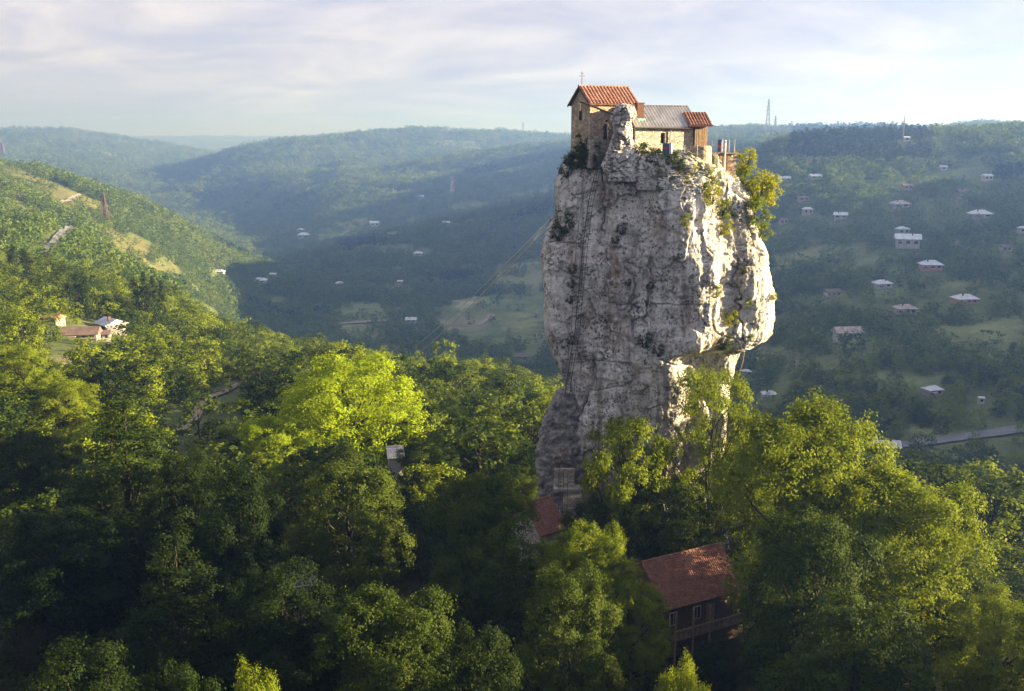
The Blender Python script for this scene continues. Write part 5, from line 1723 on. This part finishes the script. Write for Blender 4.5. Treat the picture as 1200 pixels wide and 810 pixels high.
# horizon line of bare ground per direction, nearest first
azg = np.radians(np.linspace(-33, 33, 241)); dg = np.geomspace(106, 5600, 500)
GX, GY = np.outer(np.sin(azg), dg), np.outer(np.cos(azg), dg)
GZ = height(GX, GY)
ANG = (GZ - CAMZ) / dg[None]
HOR = np.maximum.accumulate(ANG, axis=1)
ia = np.clip(np.round((np.arctan2(x, y) - azg[0]) / (azg[1] - azg[0])).astype(int), 0, 240)
idd = np.clip(np.searchsorted(dg, d) - 1, 0, 499)
vis = (z + hgt + 6 - CAMZ) / d > HOR[ia, idd] - 0.002
inside_view = (px_ > -60) & (px_ < 1260)
sel = vis & inside_view
x, y, z, d, hgt, px_, py_ = (a[sel] for a in (x, y, z, d, hgt, px_, py_))
print('forest points', len(x))
conif = pnoise(x / 140 + 40, y / 140, 0.0) > 0.42
ridge_pine = (px_ > 925) & (px_ < 1095) & (d > 880)
conif |= ridge_pine

# the nearest ones become trees of their own
NEED = 300 - len(HERO)
front_ok = (px_ > 0) & (px_ < 1200) & (d < 420) & ~((px_ > 630) & (px_ < 905) & (py_ < 640))
score = np.where(front_ok, hgt / d, -1)
ind = np.argsort(-score)[:NEED]
own = np.zeros(len(x), bool); own[ind] = True


def tree_label(size, tone, s):
    k = (size, tone, s)
    seen_lab[k] = seen_lab.get(k, 0) + 1
    n = seen_lab[k]
    o = ORD[min(n, len(ORD)) - 1]
    return '%s from left of the %s %s trees %s' % (o, size, tone, s)


def region_label(px, py, d, hot):
    if px < 130 and py < 470: s = 'around the left farm'
    elif px < 330 and py < 440: s = 'right of the poplar row'
    elif px < 330: s = 'near the left dirt track'
    elif px < 480: s = 'behind the lime green dome'
    elif px < 645: s = 'between spruces and pillar'
    elif px < 960: s = 'behind the pillar foot'
    else: s = 'below the right road'
    return s


seen_lab = {}
for i in sorted(ind, key=lambda k: px_[k]):
    if score[i] < 0: continue
    q = int(fr.choice([0, 1, 2, 3], p=[0.28, 0.22, 0.14, 0.36]))
    size = 'tall' if hgt[i] > 9.5 else ('low' if hgt[i] < 7.2 else 'medium')
    tone = ['green', 'green', 'dark green', 'yellow green'][q]
    s = region_label(px_[i], py_[i], d[i], 0)
    k = 'mid_%d' % q
    c = CROWN[k]
    plant_tree('broadleaf_tree', k, x[i], y[i], z[i] - 0.2, hgt[i] * fr.uniform(0.44, 0.60) / c['r'] , hgt[i] / c['h'], tree_label(size, tone, s), 'tree', 'trees %s' % s)

x, y, z, d, hgt, conif = (a[~own] for a in (x, y, z, d, hgt, conif))
# unseen trees added at the right, laid out to shade the foreground
k_ = 150
ex, ey = fr.uniform(48, 190, k_), fr.uniform(-25, 57, k_)
r_ = np.hypot(ex, ey)
# undergrowth between the near trees
k2 = 260
a2 = np.radians(fr.uniform(-30, 30, k2)); r2_ = np.sqrt(fr.uniform(45 ** 2, 108 ** 2, k2))
ux, uy = r2_ * np.sin(a2), r2_ * np.cos(a2)
ok = ~((np.abs(ux - mid[0]) < 12.5) & (np.abs(uy - PY) < 9)) & ~((np.abs(ux - 16) < 6) & (np.abs(uy - 80) < 6.5)) & ~((np.abs(ux - 4) < 4) & (np.abs(uy - 90) < 5)) & ~((np.abs(ux + 17.5) < 3) & (np.abs(uy - 82) < 5))
ux, uy = ux[ok], uy[ok]
x = np.r_[x, ex, ux]; y = np.r_[y, ey, uy]; z = np.r_[z, height(ex, ey), height(ux, uy)]
d = np.r_[d, r_, np.hypot(ux, uy)]; hgt = np.r_[hgt, fr.uniform(10, 15, k_), fr.uniform(3.0, 5.5, len(ux))]
conif = np.r_[conif, np.zeros(k_ + len(ux), bool)]
# far tree shapes for the woods nobody could count
src = bpy.data.collections.new('forest_shapes')
SRC_N = 0


def forest_shape(i, me):
    o = bpy.data.objects.new('shape_%02d' % i, me)
    src.objects.link(o)


for q in range(4):
    v, f, lb = crown(50 + q, 0.46, 0.06, 1.0, 18, 22, 9, 0.05, 'dome', spray_r=0.075, clump=0.1)
    v /= v[:, 2].max(); forest_shape(q, np_mesh('wood_crown', v, f, M['leaf_gold' if q % 2 else 'leaf']))
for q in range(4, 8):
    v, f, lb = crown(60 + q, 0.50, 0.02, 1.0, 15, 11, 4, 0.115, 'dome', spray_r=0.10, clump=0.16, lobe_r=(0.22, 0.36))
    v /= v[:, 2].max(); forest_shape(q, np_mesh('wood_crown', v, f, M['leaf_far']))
for q in range(8, 10):
    v, f, lb = crown(70 + q, 0.30, 0.0, 1.0, 16, 7, 4, 0.11, 'cone', spray_r=0.06, lobe_r=(0.25, 0.4), clump=0.2)
    v /= v[:, 2].max(); forest_shape(q, np_mesh('wood_crown', v, f, M['needle']))
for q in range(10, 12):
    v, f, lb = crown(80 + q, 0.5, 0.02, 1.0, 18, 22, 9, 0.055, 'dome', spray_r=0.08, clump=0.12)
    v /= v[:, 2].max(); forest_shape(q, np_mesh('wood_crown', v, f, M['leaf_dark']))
n = len(x)
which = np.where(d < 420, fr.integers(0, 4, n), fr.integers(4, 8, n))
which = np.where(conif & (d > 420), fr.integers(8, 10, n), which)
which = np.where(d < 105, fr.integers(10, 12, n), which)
pm = bpy.data.meshes.new('forest')
pm.vertices.add(n)
pm.vertices.foreach_set('co', np.stack([x, y, z - 0.3], -1).astype(np.float32).ravel())
a = pm.attributes.new('which', 'INT', 'POINT'); a.data.foreach_set('value', which.astype(np.int32))
a = pm.attributes.new('size', 'FLOAT_VECTOR', 'POINT')
wv = hgt * fr.uniform(0.85, 1.35, n)
a.data.foreach_set('vector', np.stack([wv, wv, hgt], -1).astype(np.float32).ravel())
a = pm.attributes.new('turn', 'FLOAT_VECTOR', 'POINT')
a.data.foreach_set('vector', np.stack([np.zeros(n), np.zeros(n), fr.uniform(0, 6.28, n)], -1).astype(np.float32).ravel())
fo = add_obj('forest', pm)
tag(fo, 'dense green broadleaf woods covering the valley slopes and far hills', 'forest', kind='stuff')
ng = bpy.data.node_groups.new('forest', 'GeometryNodeTree')
ng.interface.new_socket('Geometry', in_out='INPUT', socket_type='NodeSocketGeometry')
ng.interface.new_socket('Geometry', in_out='OUTPUT', socket_type='NodeSocketGeometry')
gi, go = ng.nodes.new('NodeGroupInput'), ng.nodes.new('NodeGroupOutput')
ci = ng.nodes.new('GeometryNodeCollectionInfo')
ci.inputs['Collection'].default_value = src
ci.inputs['Separate Children'].default_value = True
ci.inputs['Reset Children'].default_value = True
ip = ng.nodes.new('GeometryNodeInstanceOnPoints')
ip.inputs['Pick Instance'].default_value = True


def named(nm, typ):
    q = ng.nodes.new('GeometryNodeInputNamedAttribute'); q.data_type = typ; q.inputs['Name'].default_value = nm
    return [o for o in q.outputs if o.enabled and o.name == 'Attribute'][0]


ng.links.new(gi.outputs[0], ip.inputs['Points'])
ng.links.new(ci.outputs[0], ip.inputs['Instance'])
ng.links.new(named('which', 'INT'), ip.inputs['Instance Index'])
ng.links.new(named('turn', 'FLOAT_VECTOR'), ip.inputs['Rotation'])
ng.links.new(named('size', 'FLOAT_VECTOR'), ip.inputs['Scale'])
ng.links.new(ip.outputs[0], go.inputs[0])
fo.modifiers.new('forest', 'NODES').node_group = ng

# ------------------------------------------------------------------ shrubs on the rock
def shrub_variant(key, seed, n_lobe, nspray, leaf, mat):
    v, f, lb = crown(seed, 0.5, -0.35, 0.5, n_lobe, nspray, 8, leaf, 'airy', lobe_r=(0.16, 0.34), spray_r=0.12, clump=0.12)
    me = np_mesh('foliage', v, f, M[mat])
    mb = MB()
    for lx, ly, lz, lr in lb:
        mb.tube([(0, 0.15, -0.35), (lx * 0.5, ly * 0.5, lz * 0.4 - 0.1), (lx, ly, lz)], [0.022, 0.015, 0.006], 5, False)
    CROWN[key] = dict(crown=me, trunk=mb.mesh('stems', M['bark']))


shrub_variant('sh_gold', 81, 12, 16, 0.085, 'leaf_gold')
shrub_variant('sh_lime', 82, 15, 18, 0.075, 'leaf_yellow')
shrub_variant('sh_ivy', 83, 14, 18, 0.075, 'ivy')
shrub_variant('sh_ivy2', 84, 12, 16, 0.085, 'leaf')
SHR = [
    (680, 182, 22, 'sh_ivy2', 'leafy tuft under the chapel corner on the left rim'), (690, 192, 22, 'sh_ivy', 'dark tuft just left of the upper ladder'), (716, 200, 18, 'sh_ivy', 'dark plant right of the upper ladder under the crag'), (728, 206, 16, 'sh_ivy2', 'small plant hanging lowest below the crag'),
    (764, 186, 20, 'sh_ivy2', 'green tuft on the ledge under the house window'), (776, 200, 20, 'sh_ivy', 'dark hanging plant below the banded barrel'), (788, 188, 16, 'sh_ivy2', 'small green plant right of the white barrel'), (803, 190, 16, 'sh_ivy', 'dark tuft at the foot of the handrail'), (668, 190, 16, 'sh_ivy', 'dark tuft at the chapel foot on the outer left rim'),
    (748, 204, 18, 'sh_ivy', 'dark plant low between crag and house'),
    (683, 170, 26, 'sh_ivy2', 'green shrub below the chapel gable'), (694, 180, 24, 'sh_ivy', 'dark shrub left of the ladder head'), (676, 190, 24, 'sh_ivy', 'dark tuft on the left rim of the summit'), (664, 202, 18, 'sh_ivy', 'low dark tuft at the far left rim of the summit'),
    (703, 196, 20, 'sh_ivy', 'dark tuft hanging by the top of the ladder'), (662, 266, 26, 'sh_ivy', 'dark ivy patch on the left bulge of the pillar'), (655, 276, 18, 'sh_ivy', 'ivy tuft at the left outline below the dark ivy patch'),
    (748, 184, 26, 'sh_ivy2', 'green shrub at the right foot of the crag'), (757, 197, 26, 'sh_ivy', 'dark shrub hanging under the stone house'), (738, 196, 20, 'sh_ivy', 'dark tuft under the crag'), (770, 188, 18, 'sh_ivy', 'dark tuft left of the banded barrel'), (795, 196, 16, 'sh_ivy', 'dark tuft below the house right corner'),
    (728, 270, 15, 'sh_ivy', 'small dark shrub above the brown scar'), (722, 283, 10, 'sh_ivy', 'tiny dark tuft at the top of the brown scar'), (812, 200, 26, 'sh_lime', 'yellow green shrub under the rounded buttress'), (824, 212, 26, 'sh_gold', 'yellow shrub in the notch below the terrace'),
    (832, 232, 26, 'sh_lime', 'bright shrub halfway down the notch'), (847, 246, 22, 'sh_gold', 'dark gold shrub at the lower notch'), (850, 268, 18, 'sh_lime', 'bright tuft at the bottom of the notch'), (803, 258, 14, 'sh_gold', 'small yellow shrub on the pale face left of the notch'),
    (872, 190, 26, 'sh_lime', 'yellow green shrub right beside the terrace'), (868, 212, 28, 'sh_gold', 'leafy shrub hanging under the terrace'), (884, 228, 44, 'sh_lime', 'largest bright shrub leaning out from the right rim'), (898, 224, 30, 'sh_lime', 'outermost bright shrub on the right rim'),
    (880, 252, 34, 'sh_gold', 'golden shrub under the largest bright shrub'), (892, 272, 20, 'sh_gold', 'golden tuft at the right outline below the golden shrub'), (855, 375, 20, 'sh_lime', 'bright tuft on the lower right bulge'), (838, 342, 15, 'sh_gold', 'pale yellow tuft at mid height right of the brown streak'),
    (871, 318, 10, 'sh_gold', 'tiny tuft on the right bulge upper part'), (905, 348, 10, 'sh_lime', 'tiny bright tuft at the right outline'), (876, 355, 9, 'sh_gold', 'tiny tuft above the bright one on the right bulge'), (880, 398, 9, 'sh_gold', 'tiny tuft on the lip of the overhang'),
    (671, 318, 11, 'sh_ivy', 'small dark tuft left of the ladder at mid height'), (669, 334, 10, 'sh_ivy', 'dark tuft under the one left of the ladder'), (668, 352, 10, 'sh_ivy', 'lowest of the dark tufts left of the ladder'), (735, 332, 9, 'sh_ivy', 'dark tuft right of the brown scar'), (763, 336, 9, 'sh_ivy', 'tiny dark tuft on the middle of the face'),
    (757, 400, 20, 'sh_ivy', 'dark plant patch on the lower face'), (772, 412, 16, 'sh_ivy', 'dark plant below the lower face patch'), (668, 400, 12, 'sh_ivy', 'dark tuft on the ladder line at the waist'), (845, 404, 20, 'sh_ivy', 'dark plants under the overhang'), (792, 302, 8, 'sh_ivy', 'speck of green near the pale ridge'),
]
for px, py, w, key, lab in SHR:
    p, nrm = on_rock(px, py)
    if p is None:
        p = at(px, py, 98.5); nrm = np.array([0.6, -0.6, 0.2])
    s = w * p[1] / F * 1.05
    o = empty('shrub', p + nrm * s * 0.12, random.uniform(-0.6, 0.6)); o.scale = (s, s * 0.8, s)
    tag(o, lab, 'shrub', 'plants rooted in the rock')
    add_obj('stems', CROWN[key]['trunk'], o); add_obj('foliage', CROWN[key]['crown'], o)

# ------------------------------------------------------------------ haze
hz_top, hz_bot, hzr = 260.0, float(tv[:, 2].min()) - 1.0, 12600.0
hm, ht, hout = new_mat('valley_haze')
pv_ = N(ht, 'ShaderNodeVolumePrincipled')
pv_.inputs['Color'].default_value = (0.19, 0.37, 1.0, 1)
pv_.inputs['Absorption Color'].default_value = (0.55, 0.55, 0.55, 1)
pv_.inputs['Density'].default_value = 0.00030
pv_.inputs['Anisotropy'].default_value = 0.5
L(ht, pv_.outputs[0], hout.inputs['Volume'])
hz_o = MB().box(-hzr, hzr, -hzr, hzr, hz_bot, hz_top).build('haze', hm)
tag(hz_o, 'pale blue evening haze filling the valley', 'haze', kind='stuff')
